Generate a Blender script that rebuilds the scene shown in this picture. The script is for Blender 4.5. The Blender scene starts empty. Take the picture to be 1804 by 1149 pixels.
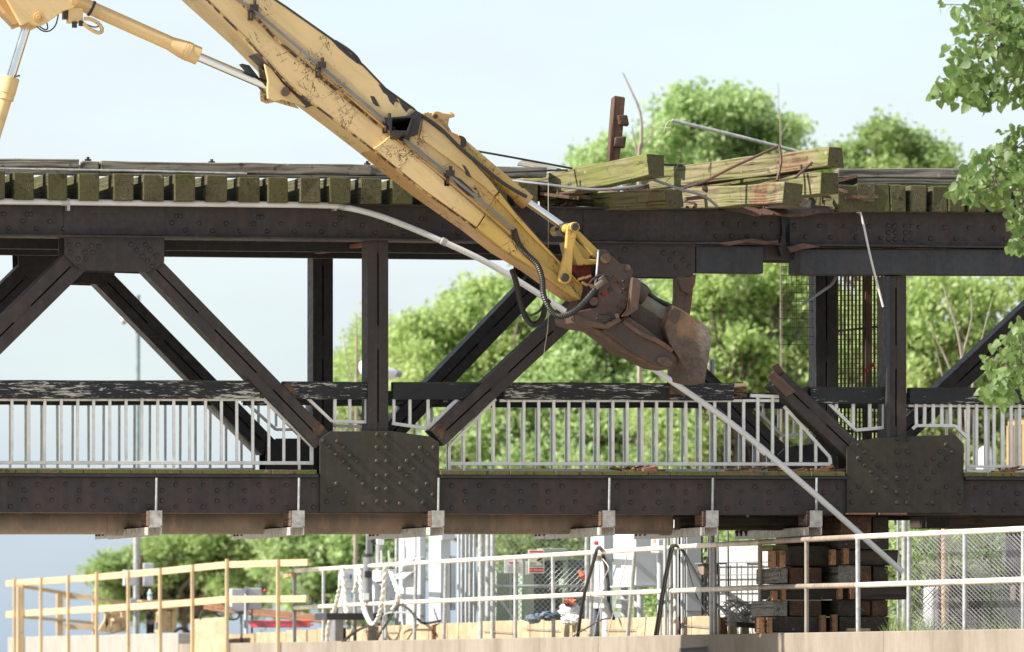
import bpy, bmesh, math, random
import numpy as np
from mathutils import Vector, Matrix
R = math.radians
random.seed(7); rng = np.random.default_rng(7)
SC = bpy.context.scene
COL = SC.collection

# ---------------------------------------------------------------- camera (300 mm press lens, about 104 m away)
F = 15600.0; CX, CY = 902.0, 574.5; HOR = 1180.0
YAW = R(12.6); PIT = math.atan((HOR - CY) / F)
DIST = 104.0
CAM = Vector((-DIST*math.sin(YAW), -DIST*math.cos(YAW), 0.0))
FWD = Vector((math.sin(YAW)*math.cos(PIT), math.cos(YAW)*math.cos(PIT), math.sin(PIT)))
RGT = Vector((math.cos(YAW), -math.sin(YAW), 0.0))
UPV = RGT.cross(FWD)
cd = bpy.data.cameras.new('camera'); cam = bpy.data.objects.new('camera', cd); COL.objects.link(cam)
cam.matrix_world = Matrix((( RGT.x, UPV.x, -FWD.x, CAM.x), (RGT.y, UPV.y, -FWD.y, CAM.y), (RGT.z, UPV.z, -FWD.z, CAM.z), (0,0,0,1)))
cd.sensor_width = 36.0; cd.lens = 36.0*F/1804.0; cd.clip_start = 1.0; cd.clip_end = 20000.0
cd.dof.use_dof = True; cd.dof.focus_distance = 103.0; cd.dof.aperture_fstop = 4.0
SC.camera = cam
SC.cycles.diffuse_bounces = 6; SC.cycles.transmission_bounces = 12; SC.cycles.max_bounces = 14

# ---------------------------------------------------------------- sky and sun
SUN_DIR = Vector((-0.76, -0.06, 0.62)).normalized()          # towards the sun
SUN_EL = math.asin(SUN_DIR.z); SUN_AZ = math.atan2(SUN_DIR.x, SUN_DIR.y)
wd = bpy.data.worlds.new('World'); SC.world = wd; wd.use_nodes = True
nt = wd.node_tree; nt.nodes.clear()
o_ = nt.nodes.new('ShaderNodeOutputWorld'); b_ = nt.nodes.new('ShaderNodeBackground')
sk = nt.nodes.new('ShaderNodeTexSky'); sk.sky_type = 'NISHITA'; sk.sun_disc = False
sk.sun_elevation = SUN_EL; sk.sun_rotation = SUN_AZ; sk.air_density = 1.0; sk.dust_density = 0.15; sk.ozone_density = 3.0
b_.inputs['Strength'].default_value = 0.085
tc = nt.nodes.new('ShaderNodeTexCoord'); mp = nt.nodes.new('ShaderNodeMapping'); mp.inputs['Scale'].default_value = (9, 9, 26)
nz = nt.nodes.new('ShaderNodeTexNoise'); nz.inputs['Scale'].default_value = 1.6; nz.inputs['Detail'].default_value = 6; nz.inputs['Roughness'].default_value = 0.55
cr = nt.nodes.new('ShaderNodeValToRGB'); cr.color_ramp.elements[0].position = 0.30; cr.color_ramp.elements[1].position = 0.72
cr.color_ramp.elements[0].color = (0.50,)*3+(1,); cr.color_ramp.elements[1].color = (0.97,)*3+(1,)
mx = nt.nodes.new('ShaderNodeMix'); mx.data_type = 'RGBA'; mx.inputs['B'].default_value = (4.05, 4.35, 4.55, 1)
L = nt.links.new
L(tc.outputs['Generated'], mp.inputs['Vector']); L(mp.outputs[0], nz.inputs['Vector']); L(nz.outputs['Fac'], cr.inputs['Fac'])
L(cr.outputs[0], mx.inputs['Factor']); L(sk.outputs[0], mx.inputs['A']); sx = nt.nodes.new('ShaderNodeSeparateXYZ'); L(tc.outputs['Generated'], sx.inputs[0])
hz = nt.nodes.new('ShaderNodeMapRange'); hz.inputs['From Min'].default_value = 0.0; hz.inputs['From Max'].default_value = 0.05; hz.inputs['To Min'].default_value = 0.85; hz.inputs['To Max'].default_value = 0.0; L(sx.outputs['Z'], hz.inputs['Value'])
mh = nt.nodes.new('ShaderNodeMix'); mh.data_type = 'RGBA'; mh.inputs['B'].default_value = (2.1, 2.75, 3.5, 1)      # blue haze low over the horizon
L(hz.outputs[0], mh.inputs['Factor']); L(mx.outputs['Result'], mh.inputs['A']); L(mh.outputs['Result'], b_.inputs['Color']); L(b_.outputs[0], o_.inputs[0])
sd = bpy.data.lights.new('sun', 'SUN'); sd.energy = 4.0; sd.angle = R(0.6); sd.color = (1.0, 0.94, 0.84)
sun = bpy.data.objects.new('sun', sd); COL.objects.link(sun)
sun.rotation_euler = SUN_DIR.to_track_quat('Z', 'Y').to_euler()
vs = SC.view_settings; vs.view_transform = 'Standard'; vs.look = 'None'; vs.gamma = 1.0; vs.exposure = 1.25; vs.use_curve_mapping = False

# ---------------------------------------------------------------- places: from a photo point and a depth to a real point
def ray(px, py): return FWD + RGT*((px-CX)/F) - UPV*((py-CY)/F)
def P(px, py, Y=0.0):
    r = ray(px, py); t = (Y - CAM.y)/r.y
    return CAM + r*t
def PD(px, py, D): return CAM + ray(px, py)*D
WA = P(1340, 1116, 0.0); WDIR = Vector((math.sin(R(1.5)), math.cos(R(1.5)), 0)); WN = Vector((WDIR.y, -WDIR.x, 0))
def PW(px, py, off=0.0):                                      # on the plane of the river wall, off metres to its land side
    r = ray(px, py); t = (WA + WN*off - CAM).dot(WN)/r.dot(WN)
    return CAM + r*t
def mpp(pt): return (pt-CAM).dot(FWD)/F                       # metres per photo pixel at a point

# ---------------------------------------------------------------- node helper
class G:
    def __init__(s, name):
        s.m = bpy.data.materials.new(name); s.m.use_nodes = True; s.t = s.m.node_tree; s.t.nodes.clear()
        s.o = s.t.nodes.new('ShaderNodeOutputMaterial')
    def n(s, typ, outp=0, props=None, **inp):
        nd = s.t.nodes.new('ShaderNode'+typ)
        for k, v in (props or {}).items(): setattr(nd, k, v)
        for k, v in inp.items():
            k = k.replace('_', ' ')
            sock = nd.inputs[int(k[1:])] if k[0] == 'i' and k[1:].isdigit() else nd.inputs[k]
            if isinstance(v, bpy.types.NodeSocket): s.t.links.new(v, sock)
            else:
                if sock.type == 'RGBA' and len(v) == 3: v = tuple(v)+(1,)
                sock.default_value = v
        return nd.outputs[outp]
    def co(s, kind='Object', scale=(1,1,1), rot=(0,0,0), loc=None):
        c = s.n('TexCoord', kind)
        if any(rot): c = s.n('Mapping', Vector=c, Rotation=rot)      # turn first, then stretch
        kw = dict(Vector=c, Scale=scale)
        if loc is not None: kw['Location'] = loc
        return s.n('Mapping', **kw)
    def noise(s, vec, scale, detail=4, rough=0.55, dist=0.0):
        return s.n('TexNoise', 'Fac', Vector=vec, Scale=scale, Detail=detail, Roughness=rough, Distortion=dist)
    def ramp(s, fac, stops, interp='LINEAR'):
        nd = s.t.nodes.new('ShaderNodeValToRGB'); s.t.links.new(fac, nd.inputs[0]); e = nd.color_ramp.elements
        nd.color_ramp.interpolation = interp
        while len(e) < len(stops): e.new(0.5)
        for i, (p, c) in enumerate(stops):
            e[i].position = p
            if not hasattr(c, '__len__'): c = (c, c, c)
            e[i].color = tuple(c)+(1,) if len(c) == 3 else c
        return nd.outputs[0]
    def mix(s, f, a, b, mode='MIX'):
        nd = s.t.nodes.new('ShaderNodeMix'); nd.data_type = 'RGBA'; nd.blend_type = mode
        for k, v in (('Factor', f), ('A', a), ('B', b)):
            sock = [q for q in nd.inputs if q.name == k and q.enabled][0]
            if isinstance(v, bpy.types.NodeSocket): s.t.links.new(v, sock)
            else: sock.default_value = v if not hasattr(v, '__len__') else (tuple(v)+(1,) if len(v) == 3 else v)
        return [q for q in nd.outputs if q.enabled][0]
    def math(s, op, a, b=0.5, clamp=False):
        return s.n('Math', props={'operation': op, 'use_clamp': clamp}, i0=a, i1=b)
    def bump(s, h, st=0.3, d=0.01): return s.n('Bump', Height=h, Strength=st, Distance=d)
    def out(s, **kw):
        p = s.n('BsdfPrincipled', **kw); s.t.links.new(p, s.o.inputs[0]); return s.m
def rnd(g): return g.n('ObjectInfo', 'Random')
def plain(name, col, rough=0.5, metal=0.0, var=0.25, scale=6.0, bump=0.15):
    g = G(name); v = g.co(); n1 = g.noise(v, scale, 6, 0.6)
    lo = tuple(c*(1-var) for c in col); hi = tuple(min(1, c*(1+var*0.7)) for c in col)
    c = g.ramp(n1, [(0.3, lo), (0.7, hi)])
    return g.out(Base_Color=c, Roughness=g.ramp(n1, [(0.2, max(0.02, rough-0.1)), (0.8, min(1, rough+0.1))]), Metallic=metal, Normal=g.bump(g.noise(v, scale*8, 3), bump, 0.004))

# ---------------------------------------------------------------- mesh helper
class MB:
    def __init__(s): s.v = []; s.f = []
    def add(s, vs_, fs):
        n = len(s.v); s.v += [tuple(q) for q in vs_]; s.f += [tuple(i+n for i in f) for f in fs]; return s
    def box(s, x0, x1, y0, y1, z0, z1):
        return s.add([(x0,y0,z0),(x1,y0,z0),(x1,y1,z0),(x0,y1,z0),(x0,y0,z1),(x1,y0,z1),(x1,y1,z1),(x0,y1,z1)],
                     [(0,3,2,1),(4,5,6,7),(0,1,5,4),(1,2,6,5),(2,3,7,6),(3,0,4,7)])
    def obox(s, c, a, b, d):                                   # centre and three half-vectors
        c = Vector(c); P8 = [c+sx*a+sy*b+sz*d for sz in (-1,1) for sx, sy in ((-1,-1),(1,-1),(1,1),(-1,1))]
        return s.add(P8, [(0,3,2,1),(4,5,6,7),(0,1,5,4),(1,2,6,5),(2,3,7,6),(3,0,4,7)])
    def beam(s, p, q, w, d, side=None):                        # w across (in the picture plane), d along side (default +Y)
        p = Vector(p); q = Vector(q); t = (q-p).normalized()
        sd_ = Vector(side) if side is not None else Vector((0,1,0))
        if abs(t.dot(sd_)) > 0.98: sd_ = Vector((1,0,0))
        n = t.cross(sd_).normalized(); m = n.cross(t).normalized()
        return s.obox((p+q)/2, (q-p)/2, n*(w/2), m*(d/2))
    def tube(s, pts, r, n=8, cap=True):
        pts = [Vector(p) for p in pts]; rs = r if hasattr(r, '__len__') else [r]*len(pts)
        rings = []; ref = None
        for i, p in enumerate(pts):
            t = (pts[min(i+1, len(pts)-1)]-pts[max(i-1, 0)]).normalized()
            if ref is None:
                ref = Vector((0,0,1)) if abs(t.z) < 0.9 else Vector((1,0,0))
            u = (ref - t*ref.dot(t)).normalized(); ref = u; w = t.cross(u)
            rings.append([p+(u*math.cos(a)+w*math.sin(a))*rs[i] for a in (2*math.pi*k/n for k in range(n))])
        vs_ = [q for rg in rings for q in rg]; fs = []
        for i in range(len(pts)-1):
            for k in range(n): fs.append((i*n+k, i*n+(k+1)%n, (i+1)*n+(k+1)%n, (i+1)*n+k))
        if cap: fs.append(tuple(reversed(range(n)))); fs.append(tuple(range((len(pts)-1)*n, len(pts)*n)))
        return s.add(vs_, fs)
    def cyl(s, p, q, r, n=16, r2=None): return s.tube([p, q], [r, r if r2 is None else r2], n)
    def prism(s, poly, y0, y1):                                # poly: world points; depth y0..y1 (numbers or lists)
        n = len(poly); a0 = y0 if hasattr(y0, '__len__') else [y0]*n; a1 = y1 if hasattr(y1, '__len__') else [y1]*n
        vs_ = [(p.x, a0[i], p.z) for i, p in enumerate(poly)] + [(p.x, a1[i], p.z) for i, p in enumerate(poly)]
        fs = [tuple(range(n)), tuple(reversed(range(n, 2*n)))] + [(i, i+n, (i+1) % n+n, (i+1) % n) for i in range(n)]
        return s.add(vs_, fs)
    def pxprism(s, px, Y, y0, y1): return s.prism([P(a, b, Y) for a, b in px], y0, y1)
    def dome(s, c, ax, r, h, n=8):                             # rivet or cap: two rings and a tip along ax
        c = Vector(c); ax = Vector(ax).normalized(); u = ax.orthogonal().normalized(); w = ax.cross(u); vs_ = []
        for rr, hh in ((1.0, 0.0), (0.72, 0.7)):
            vs_ += [c+ax*(h*hh)+(u*math.cos(2*math.pi*k/n)+w*math.sin(2*math.pi*k/n))*(r*rr) for k in range(n)]
        vs_.append(c+ax*h)
        return s.add(vs_, [(k, (k+1) % n, n+(k+1) % n, n+k) for k in range(n)] + [(n+k, n+(k+1) % n, 2*n) for k in range(n)])
    def ball(s, c, r, sx=1, sy=1, sz=1, n=12, m=8):
        c = Vector(c); vs_ = []; fs = []
        for i in range(m+1):
            th = math.pi*i/m
            for k in range(n): vs_.append(c+Vector((r*sx*math.sin(th)*math.cos(2*math.pi*k/n), r*sy*math.sin(th)*math.sin(2*math.pi*k/n), r*sz*math.cos(th))))
        for i in range(m):
            for k in range(n): fs.append((i*n+k, (i+1)*n+k, (i+1)*n+(k+1) % n, i*n+(k+1) % n))
        return s.add(vs_, fs)
    def build(s, name, mat, parent=None, bevel=0.0, smooth=False, mw=None, seg=2):
        me = bpy.data.meshes.new(name)
        vs_ = s.v
        if mw is not None:
            iv = mw.inverted(); vs_ = [iv @ Vector(v) for v in vs_]
        me.from_pydata([tuple(v) for v in vs_], [], s.f)
        bm = bmesh.new(); bm.from_mesh(me); bmesh.ops.recalc_face_normals(bm, faces=bm.faces); bm.to_mesh(me); bm.free()
        return link(name, me, mat, parent, bevel, smooth, mw, seg)
WM = {}
def link(name, me, mat, parent=None, bevel=0.0, smooth=False, mw=None, seg=2):
    if mat is not None and len(me.materials) == 0: me.materials.append(mat)
    o = bpy.data.objects.new(name, me); COL.objects.link(o)
    m = mw if mw is not None else Matrix.Identity(4)
    WM[o] = m; o.matrix_basis = m
    if parent is not None:
        o.parent = parent; o.matrix_parent_inverse = WM[parent].inverted()
    if smooth:
        me.polygons.foreach_set('use_smooth', [True]*len(me.polygons))
        try: me.set_sharp_from_angle(angle=R(40))
        except Exception: pass
    if bevel:
        b = o.modifiers.new('bevel', 'BEVEL'); b.width = bevel; b.segments = seg; b.limit_method = 'ANGLE'; b.angle_limit = R(40)
    return o
def tag(o, label, cat, group=None):
    o['label'] = label; o['category'] = cat
    if group: o['group'] = group
    return o
def struct(o, kind='structure'): o['kind'] = kind; return o
def thing(name, loc, label, cat, group=None):
    o = bpy.data.objects.new(name, None); COL.objects.link(o); o.empty_display_size = 0.1
    m = Matrix.Translation(Vector(loc)); WM[o] = m; o.matrix_basis = m
    return tag(o, label, cat, group)
def frame(p, q, up=(0,0,1)):                                   # local Y runs from p to q
    p = Vector(p); q = Vector(q); y = (q-p).normalized(); x = y.cross(Vector(up)).normalized(); z = x.cross(y)
    m = Matrix.Identity(4)
    for i in range(3): m[i][0] = x[i]; m[i][1] = y[i]; m[i][2] = z[i]; m[i][3] = ((p+q)/2)[i]
    return m
def timber(name, p, q, w, h, mat, parent=None, bevel=0.008, up=(0,0,1), rough=0.0, seg=2):
    """sawn timber: long axis is local Y, w wide, h high; rough > 0 wanders the edges"""
    Ln = (Vector(q)-Vector(p)).length; mw = frame(p, q, up); k = max(1, int(Ln/0.35)) if rough else 1
    mb = MB(); vs_ = []
    for i in range(k+1):
        y = -Ln/2+Ln*i/k
        for sx, sz in ((-1,-1),(1,-1),(1,1),(-1,1)):
            j = rough
            vs_.append((sx*w/2+random.uniform(-j, j), y+(random.uniform(-j, j)*2 if i in (0, k) else 0), sz*h/2+random.uniform(-j, j)))
    fs = [(0,1,2,3), tuple(4*k+c for c in (3,2,1,0))]
    for i in range(k):
        for c in range(4): fs.append((4*i+c, 4*i+4+c, 4*i+4+(c+1) % 4, 4*i+(c+1) % 4))
    mb.add(vs_, fs)
    me = bpy.data.meshes.new(name); me.from_pydata(mb.v, [], mb.f)
    bm = bmesh.new(); bm.from_mesh(me); bmesh.ops.recalc_face_normals(bm, faces=bm.faces); bm.to_mesh(me); bm.free()
    return link(name, me, mat, parent, bevel, False, mw, seg)
def curve(pts, n=6):                                           # Catmull-Rom through points
    pts = [Vector(p) for p in pts]; out = []
    for i in range(len(pts)-1):
        a = pts[max(i-1, 0)]; b = pts[i]; c = pts[i+1]; d = pts[min(i+2, len(pts)-1)]
        for k in range(n):
            t = k/n
            out.append(0.5*((2*b)+(c-a)*t+(2*a-5*b+4*c-d)*t*t+(3*b-a-3*c+d)*t**3))
    out.append(pts[-1]); return out
# ================================================================ materials
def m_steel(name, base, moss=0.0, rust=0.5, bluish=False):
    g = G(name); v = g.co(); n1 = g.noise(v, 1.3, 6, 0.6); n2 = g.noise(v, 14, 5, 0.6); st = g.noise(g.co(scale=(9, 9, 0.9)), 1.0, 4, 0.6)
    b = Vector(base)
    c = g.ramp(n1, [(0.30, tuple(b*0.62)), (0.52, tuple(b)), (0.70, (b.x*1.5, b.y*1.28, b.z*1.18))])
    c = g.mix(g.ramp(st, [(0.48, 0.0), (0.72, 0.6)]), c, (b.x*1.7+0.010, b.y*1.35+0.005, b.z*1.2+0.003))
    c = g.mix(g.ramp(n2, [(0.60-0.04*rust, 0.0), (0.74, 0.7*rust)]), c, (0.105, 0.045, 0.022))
    if moss:
        mf = g.math('MULTIPLY', g.ramp(g.noise(v, 1.1, 5, 0.65), [(0.38, 0.0), (0.66, moss)]), g.ramp(st, [(0.3, 0.35), (0.65, 1.0)]))
        c = g.mix(mf, c, (0.050, 0.058, 0.012))
    sc = g.noise(g.co(scale=(3, 3, 22), rot=(0, 0.5, 0)), 1.6, 3, 0.5)
    c = g.mix(g.ramp(sc, [(0.73, 0.0), (0.78, 0.25)]), c, (0.20, 0.18, 0.17))
    return g.out(Base_Color=c, Roughness=g.ramp(n2, [(0.3, 0.5), (0.7, 0.8)]), Metallic=0.0, Normal=g.bump(n2, 0.25, 0.006))
STEEL = m_steel('old_painted_steel', (0.033, 0.026, 0.026))
STEEL_M = m_steel('mossy_painted_steel', (0.029, 0.024, 0.020), moss=0.28, rust=0.4)
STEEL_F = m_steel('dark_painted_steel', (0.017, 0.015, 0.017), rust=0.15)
STEEL_B = m_steel('blue_black_steel', (0.032, 0.036, 0.045), rust=0.2)
RUSTO = plain('fresh_orange_rust', (0.09, 0.045, 0.025), 0.8, 0, 0.6, 14)
RUST = m_steel('torn_rusty_steel', (0.085, 0.048, 0.036), rust=1.4)

def m_timber(name, wood, dark, moss, mamt, ring=1.0, rough=0.85, grainy=1.0, crack=0.6, red=None, enddark=1.0):
    g = G(name); ob = g.n('TexCoord', 'Object'); r = rnd(g)
    off = g.n('CombineXYZ', X=g.math('MULTIPLY', g.math('SUBTRACT', r, 0.5), 0.16), Y=g.math('MULTIPLY', r, 37.0), Z=g.math('SUBTRACT', g.math('MULTIPLY', g.math('FRACT', g.math('MULTIPLY', r, 7.3)), 0.14), 0.07))
    v = g.n('VectorMath', props={'operation': 'ADD'}, i0=ob, i1=off)
    vg = g.n('Mapping', Vector=v, Scale=(26, 1.6, 26)); gr = g.noise(vg, 1.0, 6, 0.65, 0.4)
    vr = g.n('Mapping', Vector=v, Scale=(1, 0.12, 1))
    rg = g.n('TexWave', 'Fac', props={'wave_type': 'RINGS', 'rings_direction': 'Y'}, Vector=vr, Scale=14.0*ring, Distortion=2.2, Detail=2.0, Detail_Scale=1.2)
    f = g.math('ADD', g.math('MULTIPLY', gr, 0.75), g.math('MULTIPLY', rg, 0.25))
    c = g.ramp(f, [(0.28, dark), (0.5, wood), (0.75, tuple(min(1, x*1.3) for x in wood))])
    big = g.noise(v, 3.2, 6, 0.65)
    mf = g.math('ADD', big, g.math('MULTIPLY', g.math('SUBTRACT', r, 0.5), 0.16))
    c = g.mix(g.ramp(mf, [(0.58-0.3*mamt, 0.0), (0.72-0.15*mamt, mamt)]), c, g.mix(gr, tuple(m*0.5 for m in moss), moss))
    blot = g.noise(v, 7.0, 4, 0.6)
    c = g.mix(g.ramp(blot, [(0.60, 0.0), (0.70, 0.7)]), c, tuple(d*0.55 for d in dark))
    c = g.mix(g.ramp(g.noise(v, 11.0, 3, 0.5), [(0.68, 0.0), (0.74, 0.35)]), c, (0.45, 0.44, 0.36))
    ck = g.noise(g.n('Mapping', Vector=v, Scale=(30, 0.9, 30)), 1.0, 3, 0.5, 0.3)
    ckf = g.ramp(ck, [(0.33, crack), (0.37, 0.0)]); c = g.mix(ckf, c, tuple(d*0.35 for d in dark))
    if red:
        gy = g.math('ADD', g.n('SeparateXYZ', 'Y', Vector=g.n('TexCoord', 'Generated')), g.math('MULTIPLY', g.math('SUBTRACT', big, 0.5), 0.45))
        rf = g.ramp(gy, [(red[0], 0.0), (red[0]+0.012, 1.0), (red[1], 1.0), (red[1]+0.012, 0.0)])
        c = g.mix(g.math('MULTIPLY', rf, g.ramp(g.noise(v, 9.0, 5, 0.65), [(0.40, 0.25), (0.56, 0.95)])), c, g.ramp(f, [(0.3, (0.045, 0.020, 0.012)), (0.5, (0.15, 0.065, 0.034)), (0.7, (0.26, 0.16, 0.10))]))
    if enddark < 1.0:  # dark end grain, with the shade on end faces deepened in the colour
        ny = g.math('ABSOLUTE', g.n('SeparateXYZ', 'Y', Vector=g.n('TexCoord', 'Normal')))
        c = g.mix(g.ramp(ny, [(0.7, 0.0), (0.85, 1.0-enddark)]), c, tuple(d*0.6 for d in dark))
    f = g.math('SUBTRACT', f, g.math('MULTIPLY', ckf, 0.5))
    bp = g.bump(f, 0.5*grainy, 0.008)
    return g.out(Base_Color=c, Roughness=rough, Normal=bp)
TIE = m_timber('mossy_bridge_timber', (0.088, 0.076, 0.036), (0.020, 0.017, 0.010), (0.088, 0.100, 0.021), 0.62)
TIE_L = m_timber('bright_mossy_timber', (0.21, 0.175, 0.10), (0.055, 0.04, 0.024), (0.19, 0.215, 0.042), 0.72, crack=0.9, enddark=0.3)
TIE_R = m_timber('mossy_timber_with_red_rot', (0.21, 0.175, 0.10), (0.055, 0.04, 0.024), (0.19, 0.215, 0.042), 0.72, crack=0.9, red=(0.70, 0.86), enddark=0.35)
GREY = m_timber('weathered_grey_timber', (0.20, 0.185, 0.16), (0.040, 0.034, 0.028), (0.15, 0.14, 0.10), 0.2, grainy=2.0)
CREO = m_timber('creosoted_timber', (0.046, 0.033, 0.024), (0.013, 0.010, 0.008), (0.045, 0.042, 0.020), 0.3, grainy=1.4)
CREO_E = m_timber('cut_timber_end', (0.13, 0.060, 0.028), (0.020, 0.012, 0.009), (0.02, 0.014, 0.01), 0.7)
REDWOOD = m_timber('red_rotten_timber', (0.24, 0.11, 0.06), (0.05, 0.024, 0.016), (0.20, 0.16, 0.10), 0.3, grainy=2.0)
ROT = m_timber('rotten_brown_timber', (0.12, 0.065, 0.042), (0.028, 0.016, 0.012), (0.16, 0.12, 0.09), 0.35, grainy=2.0, crack=0.9)
WEDGE = m_timber('orange_sawn_wedge', (0.27, 0.13, 0.055), (0.10, 0.045, 0.022), (0.30, 0.17, 0.08), 0.3)
LUMBER = m_timber('fresh_sawn_lumber', (0.52, 0.39, 0.23), (0.38, 0.26, 0.13), (0.57, 0.45, 0.29), 0.3, grainy=0.4, crack=0.1)
DECKW = m_timber('mossy_deck_plank', (0.13, 0.10, 0.05), (0.04, 0.03, 0.018), (0.13, 0.14, 0.025), 0.9)

def m_peel(name, amt):
    g = G(name); ob = g.n('TexCoord', 'Object'); r = rnd(g)
    v = g.n('VectorMath', props={'operation': 'ADD'}, i0=ob, i1=g.n('CombineXYZ', Y=g.math('MULTIPLY', r, 53.0)))
    n1 = g.noise(g.n('Mapping', Vector=v, Scale=(34, 5.5, 48)), 1.0, 7, 0.72, 0.5)
    n2 = g.noise(g.n('Mapping', Vector=v, Scale=(4, 1.2, 4)), 1.0, 4, 0.6)
    f = g.math('ADD', n1, g.math('MULTIPLY', g.math('SUBTRACT', n2, 0.5), 0.5))
    fl = g.ramp(f, [(0.545-amt, 0.0), (0.56-amt, 1.0)])
    fl2 = g.ramp(g.noise(g.n('Mapping', Vector=v, Scale=(26, 5.0, 40)), 1.0, 5, 0.6), [(0.60, 0.0), (0.62, 0.85)])
    paint = g.ramp(n2, [(0.3, (0.010, 0.011, 0.014)), (0.7, (0.022, 0.024, 0.028))])
    wood = g.ramp(n1, [(0.4, (0.22, 0.21, 0.19)), (0.6, (0.50, 0.49, 0.46))])
    c = g.mix(fl2, g.mix(fl, paint, wood), paint)
    ms = g.ramp(g.math('ADD', g.n('SeparateXYZ', 'Z', Vector=ob), g.math('MULTIPLY', n1, 0.10)), [(0.135, 0.0), (0.155, 0.7)])
    c = g.mix(ms, c, (0.075, 0.075, 0.025))
    return g.out(Base_Color=c, Roughness=0.75, Normal=g.bump(fl, 0.6, 0.004))
PEEL = m_peel('peeling_black_paint_on_wood', 0.0); PEEL_D = m_peel('black_painted_wood', -0.085)

def m_boom(name, base, wear, tip=None):
    g = G(name); v = g.co(); b = Vector(base)
    n1 = g.noise(v, 0.9, 5, 0.6); n2 = g.noise(v, 5.5, 8, 0.7)
    c = g.ramp(n1, [(0.3, tuple(b*0.86)), (0.7, tuple(b*1.06))])
    if tip:
        gx = g.n('MapRange', Value=g.n('SeparateXYZ', 'X', Vector=g.n('TexCoord', 'Object')), From_Min=P(770, 300, -1.9).x, From_Max=P(900, 400, -1.9).x)
        c = g.mix(gx, c, g.ramp(n1, [(0.3, tuple(x*0.84 for x in tip)), (0.7, tuple(x*1.06 for x in tip))]))
    # dirt streaks along the arm
    sv = g.co(rot=(0, R(-39.5), 0), scale=(1.0, 6, 9)); st = g.noise(sv, 1.2, 5, 0.6)
    c = g.mix(g.ramp(st, [(0.5, 0.0), (0.8, 0.35)]), c, tuple(Vector((0.34, 0.20, 0.075))))
    # rust chips
    chip = g.ramp(n2, [(0.70-0.05*wear, 0.0), (0.72-0.05*wear, 1.0)])
    c = g.mix(chip, c, (0.085, 0.040, 0.020))
    # scribbled scratches: thin contour lines of noise, kept to patches
    s1 = g.noise(g.co(scale=(0.7, 1, 4.0), rot=(0, R(-62), 0)), 2.0, 4, 0.6, 0.5); s2 = g.noise(g.co(rot=(0, R(35), 0), scale=(0.9, 1, 3.0)), 2.1, 4, 0.6, 0.6)
    l1 = g.ramp(g.math('ABSOLUTE', g.math('SUBTRACT', s1, 0.5)), [(0.004, 1.0), (0.007, 0.0)])
    l2 = g.ramp(g.math('ABSOLUTE', g.math('SUBTRACT', s2, 0.52)), [(0.004, 1.0), (0.007, 0.0)])
    msk = g.ramp(g.noise(v, 1.6, 2), [(0.55-0.05*wear, 0.0), (0.62-0.05*wear, 1.0)])
    s3 = g.noise(g.co(rot=(0, R(-36), 0), scale=(0.6, 1, 8)), 2.6, 3, 0.55, 0.3); l3 = g.ramp(g.math('ABSOLUTE', g.math('SUBTRACT', s3, 0.5)), [(0.006, 0.8), (0.012, 0.0)]); l1 = g.math('MAXIMUM', l1, g.math('MULTIPLY', l3, g.ramp(g.noise(v, 2.7, 2), [(0.58, 0.0), (0.62, 1.0)])))
    c = g.mix(g.math('MULTIPLY', g.math('MAXIMUM', l1, l2), msk), c, (0.05, 0.034, 0.026))
    gp = g.ramp(g.math('MULTIPLY', g.noise(v, 2.4, 5, 0.65), msk), [(0.63, 0.0), (0.66, 0.9)])
    c = g.mix(gp, c, (0.075, 0.075, 0.078))
    return g.out(Base_Color=c, Roughness=g.ramp(n2, [(0.3, 0.38), (0.7, 0.6)]), Normal=g.bump(chip, 0.3, 0.003))
YEL = m_boom('cream_yellow_machine_paint', (0.68, 0.49, 0.24), 0.5, (0.56, 0.36, 0.085))
YEL_W = m_boom('worn_yellow_machine_paint', (0.56, 0.36, 0.085), 1.4)
YEL_C = m_boom('clean_machine_paint', (0.69, 0.49, 0.24), -1.6)
YEL_D = m_boom('dirty_and_shade_orange_paint', (0.52, 0.31, 0.115), 0.8)  # dirty parts, and the painted shade under the boom and stick
def m_edge():
    g = G('rusty_weld_edge'); n1 = g.noise(g.co(), 9, 5, 0.7)
    return g.out(Base_Color=g.ramp(n1, [(0.44, (0.52, 0.33, 0.13)), (0.5, (0.10, 0.05, 0.026)), (0.7, (0.03, 0.02, 0.016))]), Roughness=0.75)
EDGE = m_edge()
BLKP = plain('black_bracket_paint', (0.022, 0.023, 0.026), 0.5)
SOOT = m_boom('scraped_black_patch', (0.030, 0.030, 0.033), 0.8)
CHROME = plain('chrome_rod', (0.75, 0.77, 0.78), 0.14, 1.0, 0.05, 3, 0.02)
GREASE = plain('greasy_steel', (0.055, 0.042, 0.034), 0.42, 0.3, 0.5, 18, 0.5)
TOOLD = m_steel('dark_tool_steel', (0.058, 0.042, 0.034), rust=1.8)
TOOLR = m_steel('rust_brown_tool_steel', (0.095, 0.060, 0.042), rust=1.6)
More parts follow.
